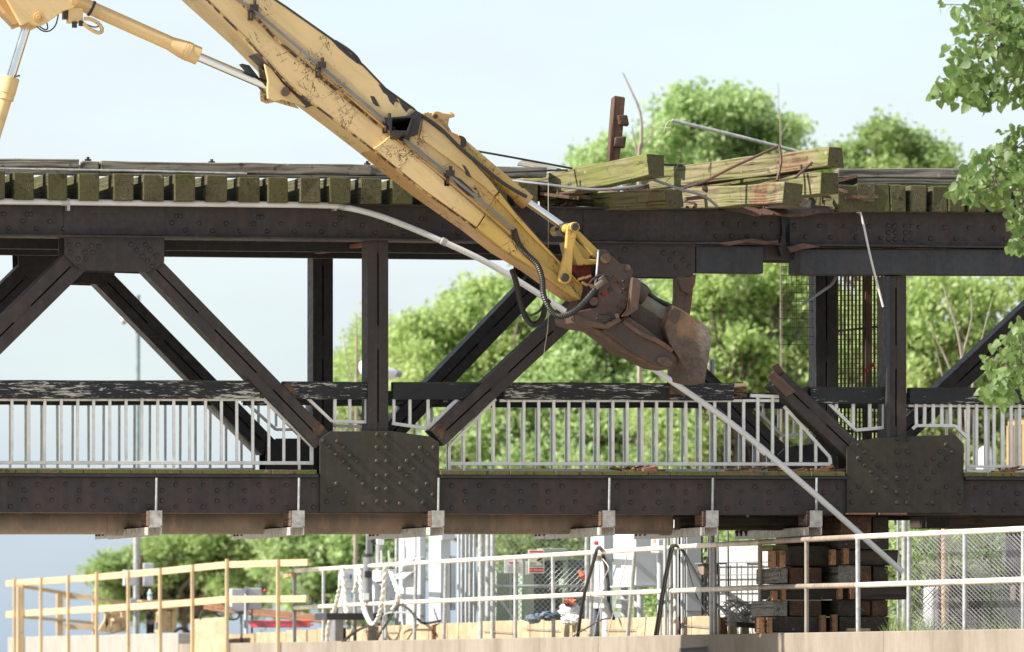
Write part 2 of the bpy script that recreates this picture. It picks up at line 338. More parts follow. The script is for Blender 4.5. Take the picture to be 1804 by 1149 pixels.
def m_jaw():
    g = G('scraped_tan_tool_paint'); v = g.co(); n1 = g.noise(v, 3.0, 6, 0.65); n2 = g.noise(v, 14, 6, 0.7)
    c = g.ramp(n1, [(0.32, (0.070, 0.040, 0.025)), (0.48, (0.165, 0.095, 0.050)), (0.66, (0.26, 0.16, 0.088))])
    sv = g.co(rot=(0, R(-31), 0), scale=(3, 14, 26)); sc = g.noise(sv, 1.4, 6, 0.7)
    x = g.math('MULTIPLY', g.math('SUBTRACT', g.n('SeparateXYZ', 'X', Vector=g.n('TexCoord', 'Object')), P(1226, 590, -2.1).x), 1.6)
    xyz = g.n('TexCoord', 'Object'); q = P(1222, 600, -2.1)
    s_ = g.math('ADD', g.math('MULTIPLY', g.n('SeparateXYZ', 'X', Vector=xyz), 0.52), g.math('MULTIPLY', g.n('SeparateXYZ', 'Z', Vector=xyz), 0.857))
    s_ = g.math('ADD', g.math('SUBTRACT', s_, 0.52*q.x+0.857*q.z), g.math('MULTIPLY', g.math('SUBTRACT', n1, 0.5), 0.35))
    c = g.mix(g.ramp(g.math('ADD', s_, 0.5), [(0.44, 1.0), (0.53, 0.0)]), c, g.ramp(n2, [(0.35, (0.045, 0.030, 0.023)), (0.65, (0.125, 0.082, 0.060))]))
    f = g.math('MULTIPLY', g.ramp(g.math('ADD', sc, x), [(0.50, 0.0), (0.62, 0.8)]), g.ramp(g.math('ADD', s_, 0.5), [(0.36, 0.15), (0.5, 1.0)]))
    c = g.mix(f, c, g.ramp(n2, [(0.35, (0.12, 0.095, 0.08)), (0.6, (0.30, 0.26, 0.23))]))
    c = g.mix(g.ramp(n2, [(0.60, 0.0), (0.66, 0.8)]), c, (0.035, 0.024, 0.018))
    return g.out(Base_Color=c, Roughness=0.65, Normal=g.bump(n2, 0.2, 0.005))
TOOLT = m_jaw()
TOOLG = plain('bare_cylinder_grey', (0.17, 0.15, 0.125), 0.45, 0.3, 0.4, 9, 0.3)
REDP = plain('red_paint_traces', (0.26, 0.030, 0.016), 0.6, 0, 0.7, 25)
HOSE = plain('black_rubber_hose', (0.020, 0.019, 0.018), 0.5, 0, 0.4, 12)
HOSEY = plain('yellow_hose_fitting', (0.42, 0.26, 0.10), 0.5)
CABLE = plain('dark_cable', (0.030, 0.029, 0.028), 0.6)
PVC = plain('pale_pvc_conduit', (0.62, 0.62, 0.62), 0.4, 0, 0.12, 3, 0.05)
ALU = plain('weathered_aluminium', (0.74, 0.73, 0.71), 0.42, 0.15, 0.18, 7, 0.1)
GALV = plain('galvanised_steel', (0.43, 0.44, 0.44), 0.45, 0.35, 0.3, 16, 0.2)
GALVB = plain('galvanised_bracket', (0.50, 0.48, 0.45), 0.5, 0.1, 0.45, 12, 0.2)
PAINTW = m_steel('white_pipe_paint', (0.66, 0.62, 0.52), rust=0.5)
PAINTR = m_steel('rusty_shaded_pipe_paint', (0.27, 0.23, 0.19), rust=0.9)  # rusty, and darkened to hold the cast shadow on one railing span
BRPIPE = m_steel('brown_pipe_coating', (0.225, 0.18, 0.145), rust=0.12)
def m_conc():
    g = G('wall_concrete'); v = g.co(); n1 = g.noise(v, 0.8, 6, 0.65); st = g.noise(g.co(scale=(1.2, 1.2, 0.5)), 1.6, 7, 0.7); n2 = g.noise(v, 30, 4)
    c = g.ramp(n1, [(0.3, (0.19, 0.155, 0.12)), (0.7, (0.29, 0.25, 0.205))])
    c = g.mix(g.ramp(st, [(0.5, 0.0), (0.72, 0.6)]), c, (0.14, 0.098, 0.068))
    pit = g.ramp(n2, [(0.64, 0.0), (0.70, 0.6)]); c = g.mix(pit, c, (0.22, 0.19, 0.16))
    return g.out(Base_Color=c, Roughness=0.9, Normal=g.bump(n2, 0.4, 0.01))
CONC = m_conc()
CONC_P = plain('pale_new_concrete', (0.30, 0.285, 0.25), 0.85, 0, 0.15, 3)
def m_ply():
    g = G('plywood'); w = g.n('TexWave', 'Fac', Vector=g.co(scale=(1, 1, 3.0)), Scale=2.2, Distortion=9.0, Detail=3.0, Detail_Scale=0.8)
    n1 = g.noise(g.co(), 2.0, 4)
    c = g.mix(g.ramp(n1, [(0.4, 0.0), (0.7, 0.6)]), g.ramp(w, [(0.2, (0.37, 0.28, 0.17)), (0.8, (0.47, 0.37, 0.24))]), (0.38, 0.27, 0.15))
    return g.out(Base_Color=c, Roughness=0.75)
PLY = m_ply()
CABW = plain('cabinet_pale_grey_paint', (0.47, 0.50, 0.53), 0.4, 0, 0.08, 2, 0.03)
CABG = plain('cabinet_grey_paint', (0.40, 0.42, 0.44), 0.45, 0, 0.1, 2, 0.03)
WHITE = plain('white_plastic', (0.62, 0.63, 0.64), 0.4, 0, 0.06, 3, 0.03)
TOTE = plain('translucent_tote_plastic', (0.52, 0.53, 0.52), 0.35, 0, 0.12, 2, 0.05)
GRNB = plain('pale_green_cabinet_paint', (0.30, 0.37, 0.28), 0.6, 0, 0.15, 2, 0.05)
GRND = plain('dark_green_cabinet_paint', (0.10, 0.125, 0.115), 0.6, 0, 0.2, 3, 0.05)
DGREY = plain('dark_grey_mast_paint', (0.19, 0.19, 0.21), 0.45, 0, 0.2, 4, 0.05)
REDPLA = plain('red_plastic', (0.60, 0.035, 0.05), 0.45)
ORANGE = plain('orange_plastic', (0.55, 0.14, 0.08), 0.5)
BLUE = plain('blue_tarp', (0.11, 0.15, 0.20), 0.6, 0, 0.4, 8)
SIGNR = plain('sign_red', (0.62, 0.030, 0.030), 0.5); SIGNW = plain('sign_white', (0.78, 0.77, 0.74), 0.5); SIGNC = plain('sign_cream', (0.60, 0.62, 0.50), 0.5)
INK = plain('sign_black_ink', (0.02, 0.02, 0.02), 0.6); INKB = plain('print_blue_ink', (0.035, 0.12, 0.42), 0.5); INKL = plain('print_light_blue_ink', (0.15, 0.42, 0.70), 0.5)
ROPE = plain('white_rope', (0.66, 0.64, 0.58), 0.85, 0, 0.25, 30, 0.3)
STRAPM = plain('pale_strap', (0.62, 0.55, 0.46), 0.6)
BLKW = plain('black_wire', (0.015, 0.015, 0.015), 0.5)
TANC = plain('tan_container_paint', (0.42, 0.27, 0.13), 0.6)
POLEG = plain('grey_green_pole_paint', (0.20, 0.27, 0.28), 0.5)
def m_bark(name, a, b):
    g = G(name); n1 = g.noise(g.co(scale=(9, 9, 1.5)), 1.5, 6, 0.65)
    return g.out(Base_Color=g.ramp(n1, [(0.3, a), (0.7, b)]), Roughness=0.9, Normal=g.bump(n1, 0.6, 0.02))
BARK = m_bark('tree_bark', (0.06, 0.045, 0.032), (0.19, 0.155, 0.115)); DEADB = m_bark('dead_bark', (0.20, 0.16, 0.13), (0.42, 0.36, 0.30))
def m_leaf(name, cols, trans=0.6, scale=0.9):
    g = G(name); v = g.n('NewGeometry', 'Position'); n1 = g.noise(v, scale, 4, 0.6); n2 = g.noise(v, scale*9, 2)
    f = g.math('ADD', g.math('MULTIPLY', n1, 0.6), g.math('MULTIPLY', n2, 0.4))
    c = g.ramp(f, [(0.36, cols[0]), (0.5, cols[1]), (0.64, cols[2])])
    pr = g.n('BsdfPrincipled', Base_Color=c, Roughness=0.5)
    tr = g.n('BsdfTranslucent', Color=g.mix(0.5, c, (0.54, 0.68, 0.25)))
    mxs = g.n('MixShader', Fac=trans, i1=pr, i2=tr); g.t.links.new(mxs, g.o.inputs[0]); return g.m
LEAF_A = m_leaf('pale_green_leaves', [(0.28, 0.42, 0.18), (0.42, 0.56, 0.27), (0.58, 0.67, 0.40)])
LEAF_B = m_leaf('yellow_green_leaves', [(0.28, 0.40, 0.14), (0.42, 0.54, 0.21), (0.57, 0.64, 0.32)])
LEAF_C = m_leaf('mid_green_leaves', [(0.18, 0.28, 0.10), (0.28, 0.39, 0.15), (0.42, 0.50, 0.23)])
LEAF_F = m_leaf('cottonwood_leaves', [(0.035, 0.080, 0.014), (0.080, 0.155, 0.028), (0.20, 0.28, 0.095)], 0.45, 6.0)
# ================================================================ ground, bank, river wall
g = G('pale_gravel_ground'); n1 = g.noise(g.co(), 0.15, 8, 0.65)
GROUNDM = g.out(Base_Color=g.ramp(n1, [(0.3, (0.34, 0.30, 0.24)), (0.7, (0.50, 0.45, 0.37))]), Roughness=0.95)
g = G('bank_soil'); n1 = g.noise(g.co(), 0.6, 8, 0.65)
SOIL = g.out(Base_Color=g.ramp(n1, [(0.35, (0.20, 0.16, 0.10)), (0.6, (0.34, 0.28, 0.20)), (0.75, (0.12, 0.14, 0.05))]), Roughness=0.95)
struct(MB().add([(-9000,-9000,-1.7),(9000,-9000,-1.7),(9000,9000,-1.7),(-9000,9000,-1.7)], [(0,1,2,3)]).build('ground', GROUNDM))
WTOP = WA.z
a0 = WA - WDIR*14; a1 = WA + WDIR*62
def wpt(t, off, z): q = WA + WDIR*t + WN*off; return (q.x, q.y, z)
struct(MB().add([wpt(-14, 0.45, WTOP-0.10), wpt(-14, 60, WTOP-0.10), wpt(120, 60, WTOP-0.10), wpt(120, 0.45, WTOP-0.10)], [(0,1,2,3)]).build('riverbank', SOIL))
w = thing('river_wall', (WA.x, WA.y, -1.7), 'low stained concrete wall carrying the pipe railing below the bridge', 'wall')
t = -14.0; k = 0; joints = [-14, -6.2, 0.1, 9.5, 19, 29, 42.0, 62]
for i in range(len(joints)-1):
    mb = MB(); A = WA+WDIR*(joints[i]+0.008); B = WA+WDIR*(joints[i+1]-0.008)
    mb.obox(((A+B)/2+WN*0.2).to_3d()*1 - Vector((0,0,(WTOP+1.7)/2)), (B-A)/2, WN*(0.2+0.004*(i % 2)), Vector((0,0,(WTOP+1.7)/2)))
    mb.build('wall_segment', CONC, w, 0.012)
pp = PW(1238, 1146, -0.05); MB().cyl(pp+WN*0.2, pp-WN*0.28-Vector((0,0,0.03)), 0.06, 16).build('drain_pipe', DGREY, w, smooth=True)

# ================================================================ the truss bridge
OFF = 3.3; CH = 0.36                                            # truss spacing and member depth
br = thing('truss_bridge', P(668, 905, 1.8), 'old dark riveted steel railway truss bridge being torn down', 'bridge')
def rivets(mb_list, name, parent, mat, Yf, off=0.0, r=0.029):
    mb = MB()
    for px, py in mb_list:
        q = P(px, py, 0.0); mb.dome((q.x, Yf+off-0.001, q.z), (0,-1,0), r*random.uniform(0.85, 1.1), 0.022, 8)
    o = mb.build(name, mat, parent, smooth=True); o['kind'] = 'stuff'; return o
def ctop(x): return 353+0.0118*x
def cbot(x): return 413+0.0118*x
def member(name, a, b, wpx, off, mat, parent=br, dashes=True, dep=CH, y0=0.03):
    """built-up strut: two channels side by side, slit between them closed by short batten plates"""
    A = P(*a, 0); B = P(*b, 0); w_ = wpx/150.0; t = (B-A).normalized(); n = t.cross(Vector((0,1,0))).normalized()
    mb = MB(); yc = off+y0+dep/2
    for s_ in (-1, 1):
        c = n*(s_*(w_/4+0.004)); p_ = A+c; q_ = B+c; p_.y = q_.y = yc
        mb.beam(p_, q_, w_/2-0.008, dep)
    o = mb.build(name, mat, parent, 0.006)
    if dashes:
        Ln = (B-A).length; k = max(2, int(Ln/0.85)); p_ = A.copy(); p_.y = yc
        for i in range(k+1):
            u = (i/k)*Ln; h = 0.14
            MB().beam(p_+t*max(0, u-h), p_+t*min(Ln, u+h), 0.0165, dep-0.012).build('batten_plate', mat, o)
    return o
def chord(off, mat, x0, x1, name, tf, bf, flange=True, tear=None):
    mb = MB(); T0, T1, B0, B1 = P(x0, tf(x0), 0), P(x1, tf(x1), 0), P(x0, bf(x0), 0), P(x1, bf(x1), 0)
    mb.prism([B0, B1, T1, T0], off+0.02, off+CH)
    o = mb.build(name, mat, br, 0.004)
    if flange:
        h = Vector((0,0,0.014)); m2 = MB()
        m2.prism([T0-h*1.4, T1-h*1.4, T1+h*0.2, T0+h*0.2], off-0.06, off+CH+0.07); m2.build('flange_plate', mat, o, 0.003)
        m2 = MB(); m2.prism([B0-h*1.6, B1-h*1.6, B1, B0], off-0.09, off+CH+0.08); m2.build('flange_plate', mat, o, 0.003)
    return o
# --- near truss
tc1 = chord(0, STEEL, -220, 1376, 'top_chord', ctop, cbot)
tc2 = chord(0, STEEL, 1392, 2100, 'top_chord', lambda x: ctop(x)+1.5, lambda x: cbot(x)+0.5)
rv = []
x = -200
while x < 1030:
    rv += [(x, ctop(x)+36), (x+24, ctop(x)+49)]
    if int(x/48) % 3 == 0: rv += [(x+8, ctop(x)+24), (x+15, ctop(x)+24)]
    x += 48 if x > 250 or x < 110 else 17
for xx in (1038, 1053, 1065, 1080, 1096, 1112, 1126, 1143, 1158, 1174, 1189, 1204, 1216, 1230):
    for dy in (15, 26, 38, 50):
        if (xx*7+dy) % 5: rv.append((xx, ctop(xx)+dy))
for xx in range(1248, 1370, 28): rv += [(xx, ctop(xx)+26), (xx+13, ctop(xx)+48)]
rivets(rv, 'rivets', tc1, STEEL, 0.02)
rv = []
for xx in range(1400, 2000, 44): rv += [(xx, ctop(xx)+28), (xx+20, ctop(xx)+48)]
for xx in (1566, 1578, 1595, 1606):
    for dy in (26, 38, 50): rv.append((xx, ctop(xx)+dy))
rivets(rv, 'rivets', tc2, STEEL, 0.02)
# seams of the splice plates on the chord
for xa, xb in ((113, 290), (1028, 1240)):
    mb = MB(); mb.prism([P(xa, cbot(xa)-2, 0), P(xb, cbot(xb)-2, 0), P(xb, ctop(xb)+4, 0), P(xa, ctop(xa)+4, 0)], 0.006, 0.02); mb.build('splice_plate', STEEL, tc1)
def gusset(poly, rv, mat, off=0.0, name='gusset_plate', y0=-0.02):
    mb = MB(); mb.pxprism(poly, 0, off+y0, off+y0+0.03); o = mb.build(name, mat, br, 0.004)
    if rv: rivets(rv, 'rivets', o, mat, y0, off, 0.031)
    mb = MB(); mb.pxprism(poly, 0, off+CH+0.03, off+CH+0.055); mb.build('back_plate', mat, o)
    return o
g1 = [(113, 416), (289, 418), (289, 462), (262, 480), (140, 476), (114, 450)]
r1 = [(122,432),(137,432),(161,433),(174,434),(124,445),(149,445),(163,445),(137,456),(151,456),(139,469),(230,431),(256,431),(240,441),(264,441),(250,452),(275,451),(259,460),(268,470)]
gusset(g1, r1, STEEL)
g2 = [(1000, 426), (1224, 430), (1224, 478), (1214, 489), (1060, 487), (1012, 470)]
r2 = [(1093,458),(1075,452),(1168,446),(1190,447),(1180,458),(1203,458),(1190,470),(1213,470),(1085,470),(1100,440)]
gusset(g2, r2, STEEL)
for xa, xb, ya, yb in ((1226, 1345, 434, 482), (1400, 2100, 439, 486)):
    mb = MB(); mb.prism([P(xa, yb-2, 0), P(xb, yb, 0), P(xb, ya, 0), P(xa, ya, 0)], 0.0, 0.30); o = mb.build('repair_channel', STEEL_B, br, 0.012)
    m2 = MB(); s_ = 0
    for xx in (xa+8, (xa+xb)/2): m2.dome(P(xx, ya+8, 0), (0,-1,0), 0.012, 0.01)
    m2.build('bolts', STEEL_B, o)['kind'] = 'stuff'
mb = MB(); mb.pxprism([(1345, 431), (1402, 436), (1402, 458), (1345, 456)], 0, 0.10, 0.16); mb.build('splice_plate', STEEL, br)
mb = MB(); mb.pxprism([(1400, 437), (1410, 439), (1408, 484), (1396, 480), (1399, 460)], 0, -0.012, 0.0); mb.build('splice_plate', STEEL_F, br)
# bottom chord
def bt(x): return 840+0.0035*x
def bb(x): return 903+0.003*x
bc = chord(0, STEEL, -220, 2100, 'bottom_chord', bt, bb, False)
rv = []; x = -200; i = 0
while x < 2050:
    if not (560 < x < 780 or 1485 < x < 1702): rv += [(x, bt(x)+(13 if i % 2 else 23)), (x, bt(x)+(52 if i % 2 else 41))]
    x += 24.3; i += 1
rivets(rv, 'rivets', bc, STEEL, 0.02)
for x_a, x_b in ((-220, 560), (776, 1490), (1699, 2100)):
    mb = MB(); mb.prism([P(x_a, bt(x_a)-0.5, 0), P(x_b, bt(x_b)-0.5, 0), P(x_b, bt(x_b)-6, 0), P(x_a, bt(x_a)-6, 0)], -0.05, 0.3); mb.build('angle_iron', STEEL_B, br, 0.003)
g3 = [(563, 774), (582, 760), (690, 760), (757, 769), (773, 779), (773, 893), (762, 902), (563, 903)]
r3 = [(569,777),(594,778),(605,788),(580,787),(592,801),(617,803),(605,813),(628,813),(664,766),(681,766),(664,789),(681,789),(664,813),(681,813),(616,826),(664,838),(681,838),(628,838),(740,790),(764,789),(728,802),(753,801),(717,813),(742,813),(705,826),(729,826),(717,838),(593,853),(640,853),(705,853),(752,853),(580,864),(610,868),(664,862),(681,862),(735,866),(575,884),(604,886),(640,888),(664,884),(681,884),(705,888),(745,886),(762,872)]
gusset(g3, r3, STEEL_M)
g4 = [(1491, 790), (1503, 778), (1546, 771), (1682, 766), (1697, 782), (1697, 890), (1684, 904), (1491, 905)]
r4 = [(1512,784),(1524,796),(1512,808),(1535,808),(1523,819),(1546,820),(1534,831),(1558,831),(1546,843),(1580,773),(1598,773),(1580,796),(1598,796),(1581,819),(1598,819),(1581,843),(1598,843),(1666,784),(1654,796),(1677,796),(1643,808),(1667,808),(1632,819),(1655,820),(1621,831),(1644,832),(1633,844),(1512,858),(1560,858),(1620,858),(1666,858),(1500,867),(1537,868),(1580,868),(1598,868),(1650,867),(1690,868),(1500,885),(1537,885),(1580,886),(1598,886),(1632,886),(1643,886),(1690,886)]
gusset(g4, r4, STEEL_M)
member('vertical_post', (668, 424), (668, 765), 37, 0, STEEL, y0=0.06)
member('vertical_post', (1581, 486), (1581, 772), 38, 0, STEEL, y0=0.06)
mb = MB(); mb.pxprism([(1562, 487), (1567, 487), (1567, 770), (1562, 770)], 0, -0.02, 0.02); mb.build('edge_angle', STEEL_B, br)
def axis(e1, e2, f1, f2): return (((e1[0]+f1[0])/2, (e1[1]+f1[1])/2), ((e2[0]+f2[0])/2, (e2[1]+f2[1])/2))
member('diagonal', (262, 460), (570, 777), 36, 0, STEEL)
member('diagonal', (140, 455), (-260, 850), 46, 0, STEEL)
member('diagonal', (772, 772), (1100, 468), 36, 0, STEEL)
for pl in ([(500, 678), (508, 672), (524, 692), (520, 698)], [(549, 748), (562, 742), (572, 752), (566, 766), (556, 768)], [(766, 752), (774, 744), (786, 752), (781, 774), (772, 768)]):
    mb = MB(); mb.pxprism(pl, 0, 0.0285, 0.05); mb.build('rust_scar', RUSTO, br)
# near diagonal torn off: stump by the right gusset, bent remnant hanging from the top gusset
member('broken_diagonal', (1512, 800), (1372, 668), 35, 0, STEEL)
mb = MB(); pts = [(1352, 664), (1362, 655), (1380, 668), (1402, 690), (1385, 700), (1368, 682)]
mb.pxprism(pts, 0, -0.02, 0.01); mb.pxprism([(1366, 645), (1376, 640), (1386, 655), (1391, 672), (1378, 668)], 0, 0.12, 0.18)
mb.pxprism([(1398, 676), (1425, 684), (1432, 678), (1440, 690), (1415, 700)], 0, 0.2, 0.3)
mb.build('torn_plate', RUST, br, 0.004)
mb = MB()
hang = [(1209, 482), (1208, 520), (1203, 560), (1200, 620), (1194, 694)]
for dx, dd in ((-8, 0.0), (7, 0.03)):
    for i in range(len(hang)-1):
        a, b = hang[i], hang[i+1]; wv = (0.11, 0.10, 0.095, 0.085)[i]
        mb.beam(P(a[0]+dx, a[1], 0)+Vector((0, 0.12+dd, 0)), P(b[0]+dx*0.9, b[1]+1, 0)+Vector((0, 0.12+dd, 0)), wv, 0.20)
mb.pxprism([(1192, 488), (1226, 484), (1224, 500), (1216, 520), (1200, 512)], 0, -0.02, 0.02)
mb.pxprism([(1178, 682), (1210, 690), (1207, 700), (1194, 692)], 0, 0.0, 0.05)
mb.build('bent_hanging_member', RUST, br, 0.01)
# torn top flange where the chord has been crushed
mb = MB(); up_ = [(1262, 369), (1300, 366), (1350, 363), (1400, 361), (1440, 362), (1480, 366), (1512, 372)]
dn_ = [(1512, 374), (1475, 377), (1440, 376), (1410, 383), (1385, 384), (1350, 380), (1325, 383), (1300, 376), (1262, 371)]
mb.pxprism(up_+dn_, 0, [-0.03]*len(up_)+[-0.16]*len(dn_), [0.0]*len(up_)+[-0.14]*len(dn_)); mb.build('torn_flange', RUST, br, 0.003)
rivets([(1312,377),(1335,379),(1356,378),(1378,381),(1402,380),(1430,374),(1460,374)], 'rivets', br, RUST, -0.15, 0, 0.02)
mb = MB(); mb.pxprism([(1374, 372), (1381, 376), (1384, 440), (1376, 452), (1371, 436), (1377, 410)], 0, -0.03, 0.3); mb.build('torn_plate', STEEL_F, br, 0.004)
mb = MB()
mb.pxprism([(1260, 430), (1300, 424), (1320, 421), (1345, 426), (1366, 424), (1366, 429), (1340, 432), (1310, 428), (1280, 434)], 0, -0.14, -0.1)
mb.pxprism([(1382, 436), (1410, 430), (1440, 436), (1410, 440), (1388, 446)], 0, -0.16, -0.08); mb.build('torn_flange', RUST, br, 0.003)
# --- far truss, the same frame 3.3 m behind
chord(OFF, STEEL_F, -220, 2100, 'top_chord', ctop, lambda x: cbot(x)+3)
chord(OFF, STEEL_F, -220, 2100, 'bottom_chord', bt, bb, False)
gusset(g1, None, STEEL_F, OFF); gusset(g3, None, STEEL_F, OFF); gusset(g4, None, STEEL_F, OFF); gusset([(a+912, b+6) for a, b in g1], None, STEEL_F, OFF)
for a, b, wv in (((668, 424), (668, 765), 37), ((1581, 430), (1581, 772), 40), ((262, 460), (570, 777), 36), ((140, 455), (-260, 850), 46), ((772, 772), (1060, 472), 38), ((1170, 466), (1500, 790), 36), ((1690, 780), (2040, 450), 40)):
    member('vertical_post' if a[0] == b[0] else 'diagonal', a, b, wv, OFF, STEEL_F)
# cross frames between the trusses (top laterals, floor beams, underside stringers)
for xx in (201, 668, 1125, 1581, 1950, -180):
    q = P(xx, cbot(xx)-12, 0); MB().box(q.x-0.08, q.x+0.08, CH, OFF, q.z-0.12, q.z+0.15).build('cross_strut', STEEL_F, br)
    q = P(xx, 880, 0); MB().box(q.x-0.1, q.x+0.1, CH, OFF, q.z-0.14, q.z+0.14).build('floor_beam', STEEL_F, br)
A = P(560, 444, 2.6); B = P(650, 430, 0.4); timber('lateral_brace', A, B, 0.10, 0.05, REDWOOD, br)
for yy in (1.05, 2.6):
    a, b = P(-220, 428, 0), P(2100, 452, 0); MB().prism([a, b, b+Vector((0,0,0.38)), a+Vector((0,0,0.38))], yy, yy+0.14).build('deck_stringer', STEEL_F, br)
mb = MB()                                                        # ragged cable tray under the far chord
pts = [P(xx, 449.5+0.004*xx+random.uniform(-1.2, 1.5), OFF-0.2) for xx in range(280, 870, 22)]
mb.tube(pts, 0.012, 6); mb.build('sagging_wire', CABLE, br)

# --- timber deck: ties, guard timber, thin conduit
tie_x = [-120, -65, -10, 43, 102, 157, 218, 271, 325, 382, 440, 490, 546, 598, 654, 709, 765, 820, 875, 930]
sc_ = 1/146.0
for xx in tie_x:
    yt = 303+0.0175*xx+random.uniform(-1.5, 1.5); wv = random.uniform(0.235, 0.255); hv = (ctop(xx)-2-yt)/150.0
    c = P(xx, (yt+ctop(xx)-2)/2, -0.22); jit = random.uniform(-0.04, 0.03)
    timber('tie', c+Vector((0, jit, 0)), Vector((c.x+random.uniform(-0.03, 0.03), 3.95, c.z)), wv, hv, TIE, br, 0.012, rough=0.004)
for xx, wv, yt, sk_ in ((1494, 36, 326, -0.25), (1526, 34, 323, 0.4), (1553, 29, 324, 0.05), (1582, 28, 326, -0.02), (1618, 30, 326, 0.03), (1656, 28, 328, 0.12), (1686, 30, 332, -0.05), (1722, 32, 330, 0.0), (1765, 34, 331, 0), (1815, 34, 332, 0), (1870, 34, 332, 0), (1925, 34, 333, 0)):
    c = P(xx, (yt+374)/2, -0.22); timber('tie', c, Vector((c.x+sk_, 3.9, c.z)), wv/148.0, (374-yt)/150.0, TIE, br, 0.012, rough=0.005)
def along(name, x0, y0, x1, y1, Y, wv, h, mat, parent=br, rough=0.006): return timber(name, P(x0, y0, Y), P(x1, y1, Y), wv, h, mat, parent, 0.012, rough=rough)
along('guard_timber', -200, 288, 136, 290, 0.0, 0.2, 0.115, GREY); along('guard_timber', 142, 292, 172, 293, 0.02, 0.2, 0.10, GREY); along('guard_timber', 176, 294, 960, 304, 0.0, 0.2, 0.125, GREY)
along('guard_timber', 1474, 306, 1700, 306, 0.1, 0.2, 0.11, GREY); along('guard_timber', 1704, 309, 2000, 312, 0.1, 0.2, 0.10, GREY)
along('guard_timber', -200, 296, 960, 310, 3.3, 0.2, 0.125, GREY); along('guard_timber', 1300, 312, 2000, 322, 3.3, 0.2, 0.12, GREY)
for xx, yy in ((155, 284), (373, 288), (647, 291)):
    q = P(xx, yy, 0.0); MB().cyl(q, q+Vector((0,0,0.05)), 0.018, 8).cyl(q, q+Vector((0,0,0.025)), 0.04, 6).build('bolt', GREASE, br)
MB().tube([P(-200, 294, -0.13), P(0, 297, -0.13), P(240, 301, -0.13), P(435, 306, -0.13)], 0.012, 8).build('steel_rod', GALV, br, smooth=True)
# --- walkway deck planks on the bottom chord
def planks(x0, x1):
    x = x0
    while x < x1:
        wv = random.uniform(38, 44); x2 = min(x+wv, x1); q0 = P(x+0.4, bt(x)-6.5, -0.08); q1 = P(x2-0.4, bt(x2)-6.5, -0.08); c = (q0+q1)/2
        timber('deck_plank', c+Vector((0, random.uniform(-0.015, 0.015), 0.025)), Vector((c.x, 3.75, c.z+0.025)), (q1-q0).length, 0.05, DECKW, br, 0.004); x = x2
planks(-220, 558); planks(776, 1490); planks(1699, 2050)

# ================================================================ pedestrian railings
def bars(mb_parent, xs, ytop, ybot, Y, wpx, mat, dep=0.035):
    for i, xx in enumerate(xs):
        a = ytop(xx) if callable(ytop) else ytop; b = ybot(xx) if callable(ybot) else ybot
        MB().beam(P(xx, a, Y), P(xx+random.uniform(-0.6, 0.6), b, Y), wpx/148.0, dep).build('baluster', mat, mb_parent)
def flat(parent, pts, Y, wpx, mat, name='rail', dep=0.045):
    for i in range(len(pts)-1):
        MB().beam(P(*pts[i], Y), P(*pts[i+1], Y), wpx/150.0, dep).build(name, mat, parent, 0.003)
YN, YF = 0.17, 3.47
def rail_thing(px, py, Y, label, grp='pedestrian railing panels on the bridge walkway'): return thing('pedestrian_railing', P(px, py, Y), label, 'railing', grp)
# near side
t = rail_thing(250, 830, YN, 'pale aluminium railing under peeling black handrail beam, near side, left end of bridge')
xs = [-149+28.3*i for i in range(6)]+[21, 51, 79, 108, 137, 165, 193.5, 222, 250, 278, 306, 334, 362, 390, 417, 445]
bars(t, xs, 700, 813, YN, 4.6, ALU); bars(t, [473.5, 500, 526], lambda x: 712+(x-473)*0.98, 813, YN, 4.4, ALU)
bars(t, [-90, 79, 306, 527], 818, 833, YN, 4.0, ALU, 0.03)
flat(t, [(-170, 815), (552, 816)], YN, 6.2, ALU, dep=0.05); flat(t, [(464, 702), (549, 786), (549, 818)], YN, 6, ALU)
flat(t, [(-170, 704), (466, 704)], YN+0.03, 5, ALU)
along('handrail_beam', -170, 686, 456, 687, YN, 0.13, 0.215, PEEL, t, 0.003); along('handrail_beam', 496, 687.5, 657, 688.5, YN, 0.13, 0.205, PEEL, t, 0.003)
t = rail_thing(616, 750, YN, 'small pale infill railing left of the near vertical post above the middle gusset')
bars(t, [590, 616, 645], 702, 743, YN, 5, ALU); flat(t, [(542, 702), (584, 742), (648, 744)], YN, 5.5, ALU)
t = rail_thing(720, 755, YN, 'small pale infill railing right of the near vertical post above the middle gusset')
bars(t, [693.5, 722, 754], 703, lambda x: 745+(x-690)*0.14, YN, 5, ALU); flat(t, [(690, 746), (753, 755), (806, 703)], YN, 6, ALU)
along('handrail_beam', 690, 688.5, 846, 689, YN, 0.13, 0.205, PEEL_D, t, 0.003)
t = rail_thing(1120, 835, YN, 'long pale aluminium railing under splintered black handrail beam, middle of the near side')
xs = [817, 844, 869.5, 896, 923, 949, 975.5, 1002, 1028, 1053.6, 1079.6, 1105, 1131, 1156.6, 1182.6, 1208, 1233.5, 1259, 1284.6, 1310, 1335, 1361, 1386, 1411, 1437]
bars(t, xs, lambda x: max(704-(0 if x < 1320 else 6), 784-(x-792)*1.05, 720+(x-1386)*1.08 if x > 1380 else 0), 814, YN, 4.7, ALU)
bars(t, [817, 1028, 1233.5, 1437], 820, 834, YN, 4.0, ALU, 0.03)
flat(t, [(791, 817), (1463, 818)], YN, 6.2, ALU, dep=0.05); flat(t, [(791, 832), (791, 787), (873, 703)], YN, 5.5, ALU); flat(t, [(1381, 716), (1462, 806), (1463, 818)], YN, 5.5, ALU)
flat(t, [(1322, 697), (1372, 699)], YN, 6, ALU); flat(t, [(880, 706), (1372, 706)], YN+0.03, 5, ALU)
along('handrail_beam', 888, 689, 1292, 691, YN, 0.13, 0.205, PEEL, t, 0.004)
mb = MB()
